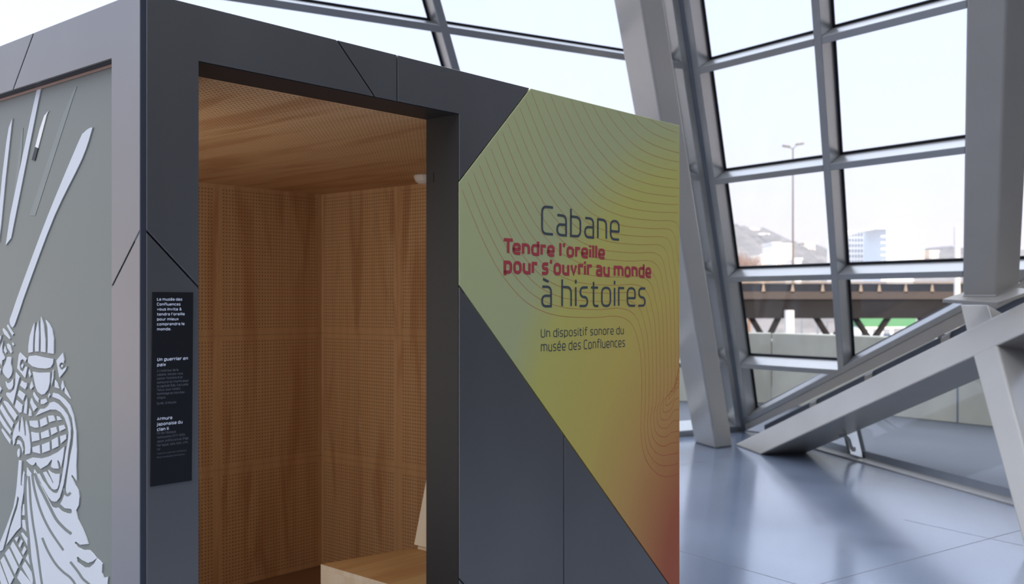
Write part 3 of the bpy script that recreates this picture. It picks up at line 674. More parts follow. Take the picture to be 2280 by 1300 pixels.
# pale cut film figure on the pane: pixel outlines carried to the pane
K1 = lambda p: (p[0] / 5.908, 640 + p[1] / 5.908)
K2 = lambda p: (p[0] / 5.908, 860 + p[1] / 5.908)
K3 = lambda p: (80 + p[0] / 5.908, 860 + p[1] / 5.908)
K4 = lambda p: (p[0] / 5.908, 1080 + p[1] / 5.908)
KV = lambda p: (p[0] / 1.9697, 640 + p[1] / 1.9697)
KS = lambda p: (p[0] / 2.709, p[1] / 2.709)
KP = lambda p: p
FIG = [
 (KP, [(207, 284.5), (201, 286), (190, 295), (177, 317), (109, 480), (49, 640), (31.3, 691), (23.7, 715.3), (31.7, 728), (44.9, 694), (63.5, 640), (124, 480), (185, 354), (206.7, 290)], 1),
 (K1, [(112, 488), (105, 510), (178, 635), (190, 608)], 0), (K1, [(55, 535), (48, 555), (70, 610), (140, 682), (147, 668), (105, 590)], 0),
 (K1, [(35, 622), (8, 655), (0, 690), (0, 740), (22, 680)], 0), (K1, [(55, 700), (20, 780), (0, 870), (0, 960), (35, 1030), (45, 955), (72, 942), (75, 925), (45, 860), (40, 800)], 0),
 (K1, [(75, 770), (65, 830), (90, 870), (100, 850)], 0), (K1, [(120, 735), (103, 745), (110, 790), (160, 868), (170, 850), (150, 770)], 0), (K1, [(178, 722), (172, 735), (185, 770), (195, 755)], 0),
 (K1, [(130, 910), (105, 920), (95, 970), (50, 1080), (75, 1150), (125, 1195), (165, 1140), (172, 1080), (157, 1010), (160, 940), (150, 915)], 1),
 (K1, [(0, 1045), (0, 1110), (15, 1145), (22, 1085)], 0), (K1, [(85, 1235), (110, 1262), (150, 1245), (190, 1195), (185, 1290), (165, 1335), (130, 1342), (100, 1300)], 0),
 (K1, [(220, 1115), (270, 1180), (240, 1300), (185, 1535), (95, 1410), (100, 1380), (150, 1385), (200, 1340), (215, 1270)], 0),
 (K1, [(275, 855), (260, 890), (240, 1060), (345, 1190), (375, 1045), (345, 1040), (325, 1090), (305, 1110), (280, 1085), (272, 1020), (285, 960), (310, 940), (335, 960), (345, 985), (362, 940)], 0),
 (K1, [(305, 1003), (292, 1025), (297, 1050), (308, 1056), (318, 1035), (316, 1010)], 1),
 (K1, [(472, 455), (445, 510), (405, 640), (387, 770), (387, 858), (445, 848), (450, 700)], 0), (K1, [(515, 438), (500, 500), (480, 600), (472, 760), (475, 842), (522, 840), (527, 600)], 0),
 (K1, [(552, 385), (548, 500), (552, 700), (550, 842), (612, 852), (612, 700), (590, 500)], 0), (K1, [(615, 428), (640, 520), (645, 700), (640, 858), (720, 872), (722, 680), (700, 560), (660, 480)], 0),
 (K1, [(400, 900), (480, 893), (600, 920), (717, 940), (710, 1000), (680, 1050), (620, 1065), (520, 1058), (440, 1035), (383, 985), (385, 930)], 0),
 (K1, [(443, 1105), (520, 1120), (672, 1115), (668, 1250), (645, 1340), (600, 1400), (560, 1408), (510, 1370), (480, 1300)], 0),
 (K1, [(400, 1075), (388, 1120), (408, 1185), (420, 1150)], 0), (K1, [(710, 1080), (718, 1090), (715, 1200), (690, 1300), (690, 1240)], 0),
 (KV, [(280, 286), (252, 320), (265, 396), (292, 362), (298, 345), (289, 352), (284, 356), (277, 362), (268, 356), (264, 344), (268, 332), (276, 328), (284, 332), (286, 318)], 0),
 (KV, [(276, 338), (272, 344), (276, 350), (281, 344)], 1), (KV, [(246, 405), (245, 436), (263, 443), (256, 420)], 0), (KV, [(279, 407), (273, 432), (276, 452), (286, 437)], 0), (KV, [(289, 437), (289, 462), (313, 487)], 0),
 (K2, [(455, 75), (450, 110), (480, 170), (520, 213), (522, 170), (490, 130)], 0), (K2, [(550, 175), (550, 230), (590, 232), (630, 205), (615, 160)], 0), (K2, [(660, 90), (645, 130), (655, 150), (670, 115)], 0),
 (K2, [(425, 155), (410, 210), (455, 330), (497, 280), (460, 230)], 0), (K2, [(400, 290), (390, 388), (430, 388), (425, 340)], 0), (K2, [(370, 145), (345, 200), (325, 345), (363, 362), (372, 250)], 0),
 (K2, [(265, 50), (245, 115), (318, 190), (345, 110)], 0), (K2, [(230, 180), (207, 270), (270, 345), (298, 340), (308, 250)], 0), (K2, [(300, -75), (275, -15), (345, 40), (365, 0), (368, -45), (330, -50)], 0), (K2, [(430, -70), (405, 10), (420, 45), (450, 5)], 0),
 (K2, [(65, 190), (60, 205), (130, 330), (210, 447), (237, 390), (200, 330), (110, 210)], 0), (K2, [(30, 240), (10, 285), (75, 400), (170, 550), (188, 490), (120, 390)], 0), (K2, [(0, 355), (0, 420), (60, 520), (150, 635), (158, 600), (70, 470)], 0),
 (K2, [(38, 555), (35, 580), (80, 660), (150, 760), (153, 710), (80, 610)], 0), (K2, [(20, 140), (0, 180), (0, 225), (28, 150)], 0), (K2, [(12, 0), (30, 40), (10, 90), (0, 95), (0, 0)], 0),
 (K2, [(265, 445), (220, 520), (190, 600), (180, 680), (190, 780), (205, 750), (215, 690), (240, 650), (265, 645), (300, 665), (335, 730), (345, 800), (342, 895), (410, 880), (415, 800), (400, 640), (380, 540), (355, 445), (348, 500), (357, 640), (345, 665), (338, 640), (318, 480), (300, 400), (288, 480), (275, 600), (262, 600), (258, 560)], 0),
 (K2, [(245, 705), (232, 760), (270, 760), (300, 810), (310, 885), (318, 840), (300, 760), (275, 715)], 0), (K2, [(255, 820), (240, 870), (250, 925), (268, 925), (274, 880), (268, 835)], 1),
 (K2, [(400, 452), (507, 448), (520, 540), (470, 543), (410, 515)], 0), (K2, [(537, 440), (615, 403), (635, 495), (548, 535)], 0), (K2, [(645, 385), (715, 380), (738, 450), (660, 472)], 0), (K2, [(760, 392), (790, 400), (820, 440), (768, 446)], 0),
 (K2, [(423, 597), (480, 610), (525, 608), (532, 705), (435, 727)], 0), (K2, [(550, 610), (650, 568), (662, 660), (560, 687)], 0), (K2, [(677, 550), (750, 530), (765, 600), (690, 640)], 0), (K2, [(788, 520), (848, 505), (870, 555), (798, 592)], 0),
 (K2, [(438, 800), (535, 770), (542, 885), (445, 860)], 0), (K2, [(565, 765), (665, 725), (668, 840), (570, 875)], 0), (K2, [(695, 705), (773, 662), (781, 785), (700, 825)], 0), (K2, [(803, 655), (885, 628), (883, 690), (815, 752)], 0),
 # sash from the collar round the arm and under it
 (K3, [(8, 388), (70, 295), (130, 292), (170, 260), (200, 212), (245, 203), (300, 230), (370, 300), (430, 390), (460, 480), (473, 560), (470, 680), (440, 860), (420, 1040), (375, 1300), (327, 1460), (287, 1510), (257, 1515), (217, 1500), (177, 1450), (127, 1360), (92, 1300),
       (30, 1150), (52, 1145), (100, 1240), (140, 1290), (180, 1350), (230, 1395), (270, 1405), (300, 1395), (318, 1350), (345, 1250), (375, 1090), (400, 900), (435, 720), (445, 610), (430, 520), (390, 410), (340, 340), (280, 305), (200, 305), (100, 345)], 0),
 (K3, [(108, 1130), (140, 1120), (205, 1225), (235, 1285), (245, 1260), (180, 1120), (175, 1097), (210, 1130), (260, 1150), (330, 1150), (315, 1290), (296, 1345), (262, 1358), (228, 1345), (170, 1265)], 0),
 # hem under the breastplate
 (K2, [(357, 970), (440, 935), (560, 947), (660, 920), (780, 860), (862, 787), (845, 930), (818, 1065), (800, 1000), (775, 965), (768, 985), (785, 1080), (720, 1078), (685, 1055), (700, 970), (690, 960), (640, 1030), (550, 1083), (505, 1035), (485, 992), (460, 1030), (435, 1037), (400, 1015)], 0),
 # cloak and skirt
 (K3, [(240, 85), (230, 135), (330, 175), (430, 290), (490, 420), (512, 600), (500, 760), (470, 900), (440, 1080), (412, 1300), (408, 1370), (360, 1500), (335, 1545), (395, 1600), (480, 1610), (490, 1640), (480, 1670), (430, 1670), (350, 1640), (300, 1592), (262, 1600), (225, 1585), (210, 1560), (130, 1400),
       (60, 1270), (40, 1180), (20, 1140), (-10, 1090), (-15, 1200), (-90, 1095), (-103, 1065), (-110, 1200), (-118, 1300), (-100, 1700), (-60, 2200), (0, 2540), (40, 2800), (140, 3000), (380, 3060), (640, 2990), (820, 3030), (950, 2940), (945, 2700), (958, 2560), (967, 2500), (907, 2515), (882, 2450), (887, 2330), (847, 2285), (817, 2260), (780, 2330), (720, 2380), (650, 2380), (560, 2310), (552, 2250), (565, 2235),
       (620, 2280), (700, 2320), (760, 2300), (812, 2258), (767, 2200), (717, 2150), (640, 2150), (560, 2110), (525, 2060), (535, 2035), (600, 2080), (702, 2070), (677, 1990), (627, 1870), (567, 1750), (542, 1630), (577, 1560), (587, 1450), (572, 1370), (532, 1300), (482, 1190), (485, 1160), (500, 1170), (552, 1240), (545, 1050), (552, 850), (545, 600), (510, 390), (460, 250), (390, 170), (300, 100)], 0),
 (K4, [(235, 0), (262, -330), (300, -320), (290, -150), (285, 0), (330, 0), (325, 80), (290, 300), (285, 550), (225, 610), (95, 785), (150, 560), (240, 300), (265, 170), (245, 140), (225, 250), (160, 450), (50, 850), (0, 870), (0, 790), (100, 540), (190, 290), (220, 130)], 0),
 (K4, [(300, -10), (310, -120), (325, -190), (335, -150), (330, 0)], 0),
 (K4, [(150, 800), (180, 745), (305, 960), (268, 1045)], 0), (K4, [(80, 895), (125, 835), (248, 1085), (210, 1170)], 0), (K4, [(20, 985), (55, 940), (190, 1220), (150, 1300), (135, 1300)], 0), (K4, [(0, 1010), (0, 1180), (30, 1300), (110, 1300)], 0),
 (K4, [(205, 700), (230, 680), (260, 675), (235, 745)], 0), (K4, [(255, 790), (290, 715), (308, 745), (278, 825)], 0), (K4, [(300, 880), (332, 805), (355, 850), (320, 920)], 0), (K4, [(352, 960), (385, 900), (410, 1050)], 0),
 (K4, [(305, 1070), (335, 1005), (450, 1190), (445, 1300), (430, 1290)], 0), (K4, [(240, 1215), (280, 1120), (430, 1300), (300, 1300)], 0), (K4, [(290, 630), (305, 620), (375, 710), (378, 800)], 0), (K4, [(305, 455), (345, 460), (362, 610), (310, 550)], 0),
 (K4, [(318, 250), (335, 250), (340, 395), (305, 390)], 0),
]
GRV = [(K4, [(395, -120), (405, 0), (420, 250), (450, 500), (500, 800), (570, 1310), (640, 1640)], 13), (K4, [(440, -150), (460, 0), (500, 170), (570, 380), (680, 600), (850, 850)], 14),
       (K4, [(475, -160), (520, -20), (590, 120), (640, 220), (680, 300), (760, 450), (870, 570), (955, 635)], 18),
       (K4, [(572, 690), (640, 850), (740, 1020), (840, 1130), (940, 1210), (1010, 1310), (1120, 1560)], 14), (K4, [(942, 1005), (1040, 1130), (1110, 1230), (1200, 1310), (1290, 1440)], 15),
       (K4, [(365, -130), (350, 30), (365, 400), (395, 700), (415, 950), (445, 1120), (475, 1310)], 13),
       (K4, [(858, 40), (880, 110), (910, 125), (945, 95)], 16)]
flp = lambda p, q: (PQ - q, ) + tuple(ll_(p[0], p[1], PQ))
b = MB()
for fn, poly, cv in FIG:
    px = [fn(p) for p in poly]
    if cv: px = smooth(px, 4, True)
    b.prism([flp(p, 0.0005) for p in px], (-0.003, 0, 0), 0)
for fn, path, hw in GRV:
    for qd in ribbon(smooth([fn(p) for p in path], 6), hw / 5.908):
        b.face([flp((a.x, a.y), 0.0042) for a in qd], 1)
b.build('samurai_figure', [M_FIG, M_FROST], pane)
b = MB()
for p in ([(86, 193), (95, 190), (88.5, 222), (27, 530), (15, 546), (25, 480), (70, 265)], [(30, 263.5), (22, 284), (16.5, 317), (7.4, 391), (0, 470), (0, 540), (5, 500), (14.8, 398), (27.6, 284)]):
    b.prism([flp(q, 0.0005) for q in p], (-0.003, 0, 0))
b.build('sword_blade', M_FIG, pane)
b = MB()
for p in ([(110, 246.5), (100, 258), (90, 288), (80, 327), (86.5, 330), (106, 255)],):
    b.prism([flp(q, 0.0005) for q in p], (-0.002, 0, 0), 0)
b.prism([flp(q, 0.0005) for q in [(80, 327), (86.5, 330), (79, 358), (72, 356)]], (-0.002, 0, 0), 1)
b.build('painted_glint_blade', [M_GHOST2, M_BLACK], pane)  # cream and black pieces paint a reflection into this blade
b = MB()
for p in ([(172, 192), (166, 196), (140, 258), (66, 480), (79, 480), (162, 221)], [(52, 284), (48, 292), (28, 462), (34, 462), (50, 330)]):
    b.prism([flp(q, 0.0003) for q in p], (-0.0006, 0, 0))
b.build('faint_blade', M_GHOST, pane)

al.parent = booth; al.location = (0.10, 1.25, 1.35); al.rotation_euler = (0, -math.pi / 2, 0)
# wooden lining: each board with a plain margin and a bored field
def board(name, u0, u1, v0, v1, place, nrm, m=0.03, th=0.014, off=(0, 0), grain='v', mv=None):
    mv = m if mv is None else mv
    b = MB(); g = 0.0006; U0, U1, V0, V1 = u0 + g, u1 - g, v0 + g, v1 - g
    a0, a1, c0_, c1_ = u0 + m, u1 - m, v0 + mv, v1 - mv
    uv = (lambda u, v: (u + off[0], v + off[1])) if grain == 'v' else (lambda u, v: (v + off[0], u + off[1]))
    def q(pts, mi): b.face([place(*p) for p in pts], mi, [uv(*p) for p in pts])
    q([(U0, V0), (U1, V0), (a1, c0_), (a0, c0_)], 0); q([(U1, V0), (U1, V1), (a1, c1_), (a1, c0_)], 0)
    q([(U1, V1), (U0, V1), (a0, c1_), (a1, c1_)], 0); q([(U0, V1), (U0, V0), (a0, c0_), (a0, c1_)], 0)
    q([(a0, c0_), (a1, c0_), (a1, c1_), (a0, c1_)], 1)
    n_ = V(nrm) * th; ring = [(U0, V0), (U1, V0), (U1, V1), (U0, V1)]
    for i in range(4):
        p, r = V(place(*ring[i])), V(place(*ring[(i + 1) % 4])); b.face([p, r, r + n_, p + n_], 0, [uv(*ring[i])] * 4)
    return b.build(name, [W_PLAIN, W_HOLE], booth, 0, False)
SB, TB = 2.4355, 2.5066
rows = [0.013, 0.674, 1.410, ZL + 0.006]
cols = [0.09, 0.39, 1.095, 1.800, TB]
k = 0
for i in range(4):
    for j in range(3):
        k += 1
        board('wall_board', cols[i], cols[i + 1], rows[j], rows[j + 1], lambda u, v: (u, SB, v), (0, 1, 0), 0.029, off=(1.7 * i, 0.0))
scol = [0.165, 0.413, 1.087, 1.761, SB]
for i in range(4):
    for j in range(3):
        board('wall_board', scol[i], scol[i + 1], rows[j], rows[j + 1], lambda u, v: (TB, u, v), (1, 0, 0), 0.029, off=(3.3 + 1.3 * i, 0.7))
tcol = [0.08, 0.886, 1.69, TB]
for i in range(3):
    board('ceiling_board', tcol[i], tcol[i + 1], 0.162, SB, lambda u, v: (u, v, ZL + 0.001 + (0.0 if i else 0.0)), (0, 0, 1), 0.012, off=(6.1 + 0.9 * i, 0.0))
# round white detector on the booth ceiling
b = MB(); cx_, cy_ = 2.27, 1.30
prof = [(0.055, 0.0), (0.055, -0.012), (0.047, -0.03), (0.03, -0.042), (0.0, -0.045)]
for (ra, za), (rb, zb) in zip(prof, prof[1:]):
    for i in range(20):
        a, c = 2 * math.pi * i / 20, 2 * math.pi * (i + 1) / 20
        P = [(cx_ + ra * math.cos(a), cy_ + ra * math.sin(a), ZL + za), (cx_ + ra * math.cos(c), cy_ + ra * math.sin(c), ZL + za),
             (cx_ + rb * math.cos(c), cy_ + rb * math.sin(c), ZL + zb), (cx_ + rb * math.cos(a), cy_ + rb * math.sin(a), ZL + zb)]
        b.face(P if rb > 0 else P[:3])
b.build('detector_housing', M_WHITE, booth)

# ------------------------------------------------------------------ the bench inside
bench = empty('booth_bench', PC + d1 * 1.6 + d2 * 0.6, booth.rotation_euler.z)
tag(bench, 'wooden box bench with pale front and reclined back inside the booth', 'bench')
def bl(t, s, z): return (t - 1.6, s - 0.6, z)
q = [(1.461, 1.1184), (2.46, 0.912), (2.46, 0.24), (1.432, 0.24)]
b = MB(); b.prism([bl(t, s, 0.013) for t, s in q], (0, 0, 0.415))
top = [bl(t, s, 0.4281) for t, s in q]
bo = b.build('base', W_PALE, bench)
me = bo.data
for p in me.polygons:
    for li in p.loop_indices:
        v = me.vertices[me.loops[li].vertex_index].co; me.uv_layers[0].data[li].uv = ((v.y if abs(p.normal.x) > 0.5 else v.x), v.z)
b = MB(); b.prism([bl(t, s, 0.4283) for t, s in q], (0, 0, 0.0217)); so = b.build('seat', [W_SEAT, W_PALE], bench)
me = so.data
for p in me.polygons:
    p.material_index = 0 if abs(p.normal.z) > 0.5 else 1
    for li in p.loop_indices:
        v = me.vertices[me.loops[li].vertex_index].co; me.uv_layers[0].data[li].uv = (v.y + 2.1, v.x * 0.6)
b = MB(); ln = 0.27; tb, sb2 = 1.9194, 1.0097
p0 = V(bl(tb, sb2, 0.470)); up2 = V((ln, 0, 1)).normalized(); n2 = V((1, 0, -ln)).normalized(); run_ = V((-0.034, -0.9995, 0))
b.prism([p0, p0 + run_ * 0.72, p0 + run_ * 0.72 + up2 * 0.75, p0 + up2 * 0.75], n2 * 0.03); bk = b.build('backrest', W_PALE, bench)
for p in bk.data.polygons:
    for li in p.loop_indices:
        v = bk.data.vertices[bk.data.loops[li].vertex_index].co; bk.data.uv_layers[0].data[li].uv = (v.y, v.z)
b = MB()
for i in range(3):
    o_ = V(bl(tb + 0.012 + 0.003 * i, sb2 - 0.01, 0.4502 + 0.0062 * i)); b.prism([o_, o_ + run_ * 0.7, o_ + run_ * 0.7 + V((0.05, 0, 0)), o_ + V((0.05, 0, 0))], (0, 0, 0.005))
b.build('backrest_foot', W_PALE, bench)

# ------------------------------------------------------------------ cable hanging on the low mullion
b = MB(); cp = [at(1868, 972, 9.75), at(1880, 969, 9.75), at(1890, 978, 9.75), at(1894, 992, 9.75), at(1897, 1000, 9.75)]
cl_ = empty('hanging_cable', cp[2]); tag(cl_, 'small grey coiled cable hanging at the foot of low mullion', 'cable')
for a, c in zip(cp, cp[1:]): b.tube(a - cp[2], c - cp[2], 0.016, n=8)
b.build('cord', mat('grey cable sheath', (0.25, 0.25, 0.24), 0.6), cl_)
b = MB(); b.tube(cp[-1] - cp[2], cp[-1] - cp[2] + V((0.03, 0, 0.0)), 0.022, n=10); b.build('clip', M_STEEL, cl_)

# ------------------------------------------------------------------ outside: terrace, parapet, bridge, town
GZ = -6.0
b = MB()
tp = [J0 - hC * 14 + nC * 0.3, J0 + nC * 0.25 + nA * 0.2, sill(12.0) + nB * 0.12, sill(4.0) + nB * 0.12, V((14, 4, 0)), V((14, 19, 0)), V((-12, 19, 0))]
b.prism([V((p.x, p.y, -0.012)) for p in tp], (0, 0, -0.3)); struct(b.build('ground', M_TERR), 'paved terrace outside the glass')
KC = V((4.1, 15.9, 0)); kd = (V((6.15, 12.94, 0)) - V((5.35, 14.1, 0))).normalized(); kn = V((-kd.y, kd.x, 0)); kn = kn if kn.y > 0 else -kn
par = empty('parapet_wall', KC); tag(par, 'low concrete parapet wall bounding the terrace outside', 'parapet wall')
lf = V((-1, 0.22, 0)).normalized()
b = MB(); K0 = V((0, 0, -0.012)); b.prism([K0, kd * 5.6 + K0, kd * 5.6 + kn * 0.3 + K0, kn * 0.3 + K0], (0, 0, 1.112)); b.build('long_side', M_CONC, par, 0.015)
b = MB(); ln_ = V((-lf.y, lf.x, 0)); ln_ = ln_ if ln_.y > 0 else -ln_
b.prism([K0, lf * 9 + K0, lf * 9 + ln_ * 0.3 + K0, ln_ * 0.3 + K0], (0, 0, 1.112)); b.build('short_side', M_CONC, par, 0.015)
b = MB(); jp = U(2130, 900, KC, -kn) - KC; jp.z = 0
b.prism([jp - kn * 0.004, jp + kd * 0.025 - kn * 0.004, jp + kd * 0.025 + kn * 0.01, jp + kn * 0.01], (0, 0, 1.09)); b.build('panel_joint', M_JOINT, par)

b = MB(); b.box((-400, 24, GZ - 0.5), (500, 420, GZ)); struct(b.build('street', mat('dusty street', (0.42, 0.38, 0.34), 0.9)), 'street level beyond the terrace')

DB = 80.0
M_BR = mat('dark bridge girder', (0.02, 0.019, 0.02), 0.8, 0, 0.0, 0.12, 0.5); M_BR2 = mat('brown bridge edge beam', (0.06, 0.05, 0.045), 0.8, 0, 0.05); M_BR3 = mat('slate bridge fascia', (0.025, 0.028, 0.036), 0.8, 0, 0.0)
M_TAN = mat('tan bracket', (0.20, 0.16, 0.12), 0.8)
zy = lambda y, d: EYE - (y - HZ) / F * d
xx = lambda x, d: (x - CX) / F * d
br = empty('road_bridge', (xx(1850, DB), DB, GZ)); tag(br, 'long dark elevated road bridge crossing beyond the parapet', 'bridge')
ox, oz = xx(1850, DB), GZ
def bb(name, x0, x1, y0, y1, z0, z1, m): b = MB(); b.box((x0 - ox, y0 - DB, z0 - oz), (x1 - ox, y1 - DB, z1 - oz)); return b.build(name, m, br)
XL, XR = -40, 90
bb('girder', XL, XR, DB + 0.6, DB + 9, zy(709, DB), zy(666, DB), M_BR); bb('edge_beam', XL, XR, DB, DB + 9.5, zy(666, DB), zy(649, DB), M_BR2)
bb('fascia', XL, XR, DB + 0.25, DB + 0.5, zy(649, DB), zy(631, DB), M_BR3); bb('handrail', XL, XR, DB, DB + 0.6, zy(630, DB), zy(627, DB), M_TAN)
for i, x in enumerate([1508, 1572, 1636, 1700, 1765, 1832, 1917, 1958, 2017, 2076, 2136, 2200, 2265]):
    b = MB(); X0 = xx(x, DB) - ox; z0, z1 = zy(652, DB) - oz, zy(633, DB) - oz
    b.prism([(X0 - 0.16, 0, z0), (X0 + 0.16, 0, z0), (X0 + 0.05, 0, z1), (X0 - 0.05, 0, z1)], (0, 0.24, 0)); b.build('bracket', M_TAN, br)
for xa, xb, xc in ((1688, 1749, 1722), (1837, 1905, 1872), (1926, 2000, 1963), (2075, 2145, 2110), (1560, 1625, 1592)):
    for x0 in (xa, xb):
        b = MB(); P, Q = V((xx(x0, DB) - ox, 2.0, zy(709, DB) - oz)), V((xx(xc, DB) - ox, 2.0, zy(765, DB) - oz)); w_ = V((0.22, 0, 0))
        b.prism([P - w_, P + w_, Q + w_, Q - w_], (0, 0.5, 0)); b.build('strut', M_BR, br)
    b = MB(); Q = xx(xc, DB) - ox; b.box((Q - 0.5, 1.8, 0), (Q + 0.5, 2.7, zy(762, DB) - oz)); b.build('pier', M_BR, br)

M_WPOST = mat('white painted post', (0.50, 0.48, 0.46), 0.7)
def wpost(x0, x1, ytop, d, label, group=None, name='white_post', round_=False):
    b = MB(); X0, X1, zt = xx(x0, d), xx(x1, d), zy(ytop, d); r = (X1 - X0) / 2
    if round_: b.tube((0, 0, 0), (0, 0, zt - GZ), r, n=16)
    else: b.box((-r, -r, 0), (r, r, zt - GZ))
    o = b.build(name, M_WPOST, None); o.location = ((X0 + X1) / 2, d, GZ); tag(o, label, 'post' if name == 'white_post' else 'mast', group)
wpost(1749, 1766, 690.5, 40, 'thick white square post standing before the dark bridge')
wpost(2124.5, 2137.5, 506, 45, 'tall white round mast rising above the bridge near the leaning post', None, 'tall_mast', True)
for x, t in ((1784, 'thin white street post right of the thick square one'), (1820, 'thin white street post under the bridge, middle of three'), (1841, 'thin white street post under the bridge beside the inner mullion')):
    wpost(x - 2, x + 2, 709.5, 95, t, 'thin posts under the bridge')

dl = 90.0; lp = empty('street_lamp', (xx(1765.5, dl), dl, GZ)); tag(lp, 'very tall twin-headed street lamp beyond the bridge', 'street lamp')
M_LP = mat('galvanised lamp pole', (0.13, 0.11, 0.105), 0.6)
b = MB(); hz_ = zy(330, dl) - GZ; b.tube((0, 0, 0), (0, 0, hz_), 0.13, 0.06, 12); b.build('pole', M_LP, lp)
for x, y in ((1749, 327), (1783, 322)):
    X1, z1 = xx(x, dl) - xx(1765.5, dl), zy(y, dl) - GZ; b = MB(); b.tube((0, 0, hz_ - 0.1), (X1 * 0.4, 0, z1 - 0.05), 0.04, n=6); b.build('arm', M_LP, lp)
    s_ = 1 if X1 > 0 else -1; b = MB(); b.prism([(X1 * 0.4, -0.15, z1 - 0.08), (X1 + s_ * 0.25, -0.15, z1 + 0.02), (X1 + s_ * 0.25, 0.15, z1 + 0.02), (X1 * 0.4, 0.15, z1 - 0.08)], (0, 0, 0.16)); b.build('lamp_head', mat('grey lamp housing', (0.06, 0.06, 0.065), 0.5), lp)

# town
M_B1 = mat('cream render', (0.80, 0.70, 0.58), 0.9); M_B2 = mat('white render', (0.86, 0.84, 0.80), 0.9); M_WIN = mat('dark window glass', (0.16, 0.19, 0.24), 0.3); M_GLB = mat('pale curtain wall', (0.50, 0.58, 0.66), 0.3)
def block(x0, x1, ytop, d, dep, m, label, rows_, cols_, name='apartment_block', group=None, wm=None):
    X0, X1, zt = xx(x0, d), xx(x1, d), zy(ytop, d); r = empty(name, ((X0 + X1) / 2, d, GZ)); tag(r, label, 'building', group)
    w = X1 - X0; h = zt - GZ
    b = MB(); b.box((-w / 2, 0, 0), (w / 2, dep, h)); b.build('walls', m, r)
    b = MB(); b.box((-w / 2 - 0.3, -0.3, h), (w / 2 + 0.3, dep, h + 0.5)); b.build('roof', m, r)
    base = max(0, zy(600, d) - GZ) if d > 100 else 0
    for i in range(rows_):
        for j in range(cols_):
            b = MB(); cx2 = -w / 2 + w * (j + 0.5) / cols_; cz2 = base + (h - base) * (i + 0.5) / rows_
            ww, wh = w / cols_ * 0.28, (h - base) / rows_ * 0.3
            b.box((cx2 - ww, -0.05, cz2 - wh), (cx2 + ww, 0.1, cz2 + wh)); b.build('window', wm or M_WIN, r)
    return r
block(1668, 1690, 511, 470, 14, M_B2, 'long white block on hill crest, left half', 3, 6)
block(1691, 1712, 522, 440, 14, M_B2, 'long white block on hill crest, right and lower half', 2, 6)
block(1721, 1737, 543, 330, 14, M_B2, 'slim white tower block left of the lamp pole', 7, 2)
block(1739, 1763, 545, 340, 14, M_B1, 'cream tower block directly behind the lamp pole', 7, 4)
block(1792, 1815, 541, 420, 14, M_B1, 'cream house high on hill right of the lamp pole', 2, 3, 'hillside_house')
block(1695, 1708, 571, 260, 10, M_B1, 'small cream house beside the bare brown tree', 2, 2, 'hillside_house')
block(1772, 1784, 579, 260, 10, M_B2, 'small white house low on hill just right of lamp pole', 2, 2, 'hillside_house')
block(2036, 2058, 552, 430, 12, M_B1, 'cream house on far slope right of the glass tower', 2, 3, 'hillside_house')
block(2070, 2090, 560, 430, 12, M_B1, 'second cream house from the glass tower on far slope', 2, 3, 'hillside_house')
tw = block(1889, 1948, 517, 266, 18, M_B2, 'large white slab building left of glass tower', 7, 9, 'office_building')
gt = empty('glass_tower', (xx(1984, 250), 246, GZ)); tag(gt, 'pale glass tower with slanted roof beside white slab building', 'building')
gw = xx(2019, 250) - xx(1949, 250); gh = zy(512, 250) - GZ
b = MB(); b.box((-gw / 2 + 1.3, 0, 0), (gw / 2, 16, gh)); b.build('walls', M_GLB, gt)
b = MB(); zt0, zt1 = zy(508, 250) - GZ, zy(486, 250) - GZ
b.prism([(-gw / 2 - 1, -0.5, gh), (gw / 2 - 1, -0.5, gh), (gw / 2 - 1, -0.5, zt1), (-gw / 2 - 1, -0.5, zt0)], (0, 15, 0)); b.build('slanted_roof', M_B2, gt)
for i in range(8):
    b = MB(); z0 = gh * (0.5 + 0.06 * i); b.box((-gw / 2 - 0.1, -0.15, z0), (gw / 2 + 0.1, 0.0, z0 + 0.35)); b.build('floor_band', M_B2, gt)
ks = empty('roadside_pavilion', (xx(1950, 110), 110, GZ)); tag(ks, 'low white pavilion with green fascia seen under the bridge', 'building')
b = MB(); b.box((-1.9, 0, 0), (1.9, 5, zy(727, 110) - GZ)); b.build('walls', M_B2, ks)
b = MB(); b.box((-2.0, -0.2, zy(727, 110) - GZ), (4.3, 5.2, zy(708, 110) - GZ)); b.build('fascia', mat('bright green fascia', (0.05, 0.20, 0.085), 0.6), ks)
for x in (-1.2, 0, 1.2):
    b = MB(); b.box((x - 0.35, -0.06, 0.4), (x + 0.35, 0.05, zy(732, 110) - GZ)); b.build('window', M_WIN, ks)

# hill: a ridge that steps back in depth
prof = [(1380, 470), (1500, 490), (1600, 500), (1640, 507), (1680, 512), (1700, 525), (1740, 540), (1790, 548), (1845, 565), (1890, 575), (1960, 566), (2040, 556), (2090, 551), (2145, 565), (2200, 556), (2300, 560), (2500, 548)]
pr_ = smooth(prof, 6); b = MB(); rnd = random.Random(4)
lay = [(240, 0.0), (300, 0.22), (360, 0.5), (420, 0.75), (480, 0.94), (520, 1.0), (640, 0.9)]
grid = []
for d, f in lay:
    row = []
    for i, (x, y) in enumerate(pr_):
        zt = zy(y, 520); row.append(V((xx(x, 520) * (0.55 + 0.45 * d / 520), d, GZ + (zt - GZ) * f + (rnd.uniform(-1, 1) * 0.9 if 0 < f < 1 else 0))))
    grid.append(row)
for a, c in zip(grid, grid[1:]):
    for i in range(len(a) - 1): b.face([a[i], a[i + 1], c[i + 1], c[i]])
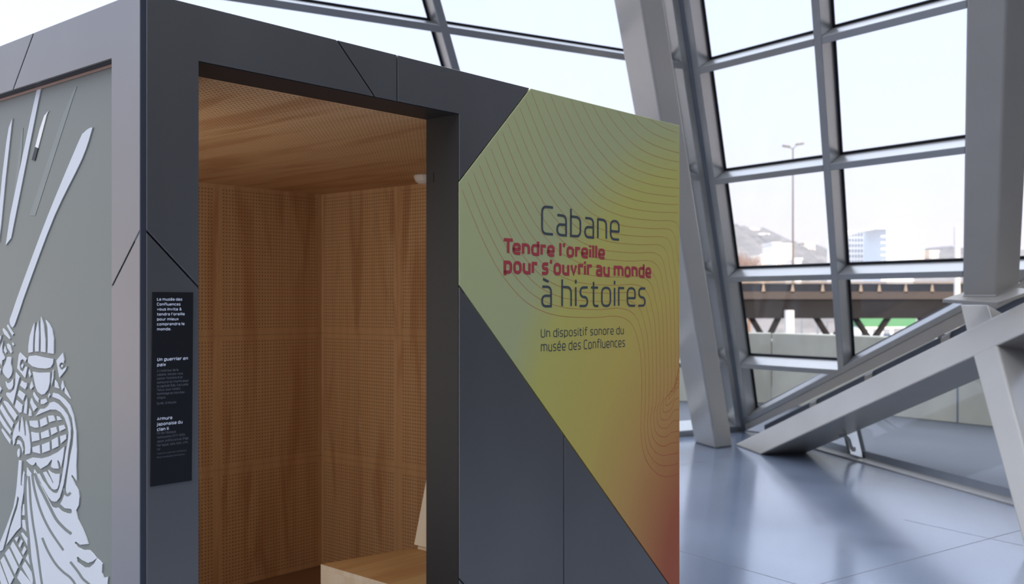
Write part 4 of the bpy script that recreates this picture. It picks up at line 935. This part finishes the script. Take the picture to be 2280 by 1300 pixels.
hill = b.build('hill', mat('wooded winter hillside', (0.17, 0.15, 0.13), 0.95, 0, 0.2, 0.35, 0.12), None); struct(hill, 'wooded hillside behind the town')
for p in hill.data.polygons: p.use_smooth = True

def tree(x, ybase, ytop, d, spread, label, seed):
    rd = random.Random(seed); z0, zt = GZ, zy(ytop, d); h = zt - z0
    r = empty('bare_tree', (xx(x, d), d, GZ)); tag(r, label, 'tree', 'bare trees below the hill')
    b = MB(); b.tube((0, 0, 0), (0, 0, h * 0.45), 0.35, 0.2, 8); b.build('trunk', mat('tree bark', (0.20, 0.13, 0.09), 0.9), r)
    b = MB()
    def grow(p, dr, ln, rad, lev):
        e = p + dr * ln; b.tube(p, e, rad, rad * 0.6, 4)
        if lev == 0: return
        for _ in range(4):
            nd = (dr + V((rd.uniform(-1, 1), rd.uniform(-1, 1), rd.uniform(-0.3, 0.8))) * 0.75).normalized(); grow(p + dr * ln * rd.uniform(0.5, 1), nd, ln * 0.68, rad * 0.6, lev - 1)
    for _ in range(6):
        grow(V((0, 0, h * rd.uniform(0.3, 0.45))), V((rd.uniform(-1, 1) * spread, rd.uniform(-1, 1) * spread, 1)).normalized(), h * 0.24, 0.16, 4)
    b.build('crown', mat('reddish twigs', (0.26, 0.19, 0.16), 0.9), r)
tree(1668, 600, 540, 190, 0.9, 'bare reddish tree at left edge of the outside view', 3)
tree(1644, 600, 548, 180, 0.9, 'bare reddish tree partly hidden by the window frame', 8)

# winter haze between the bridge and the hill
hm = bpy.data.materials.new('winter haze'); hm.use_nodes = True; n, l = hm.node_tree.nodes, hm.node_tree.links; n.clear()
o_ = n.new('ShaderNodeOutputMaterial'); vs = n.new('ShaderNodeVolumeScatter'); vs.inputs['Color'].default_value = (0.97, 0.96, 1.0, 1); vs.inputs['Density'].default_value = 0.0062; vs.inputs['Anisotropy'].default_value = 0.7
l.new(vs.outputs[0], o_.inputs['Volume'])
b = MB(); b.box((-150, 203, GZ + 0.05), (260, 237, 75)); hz = b.build('haze', hm); hz['kind'] = 'stuff'; tag(hz, 'pale winter haze lying over the town', 'haze')
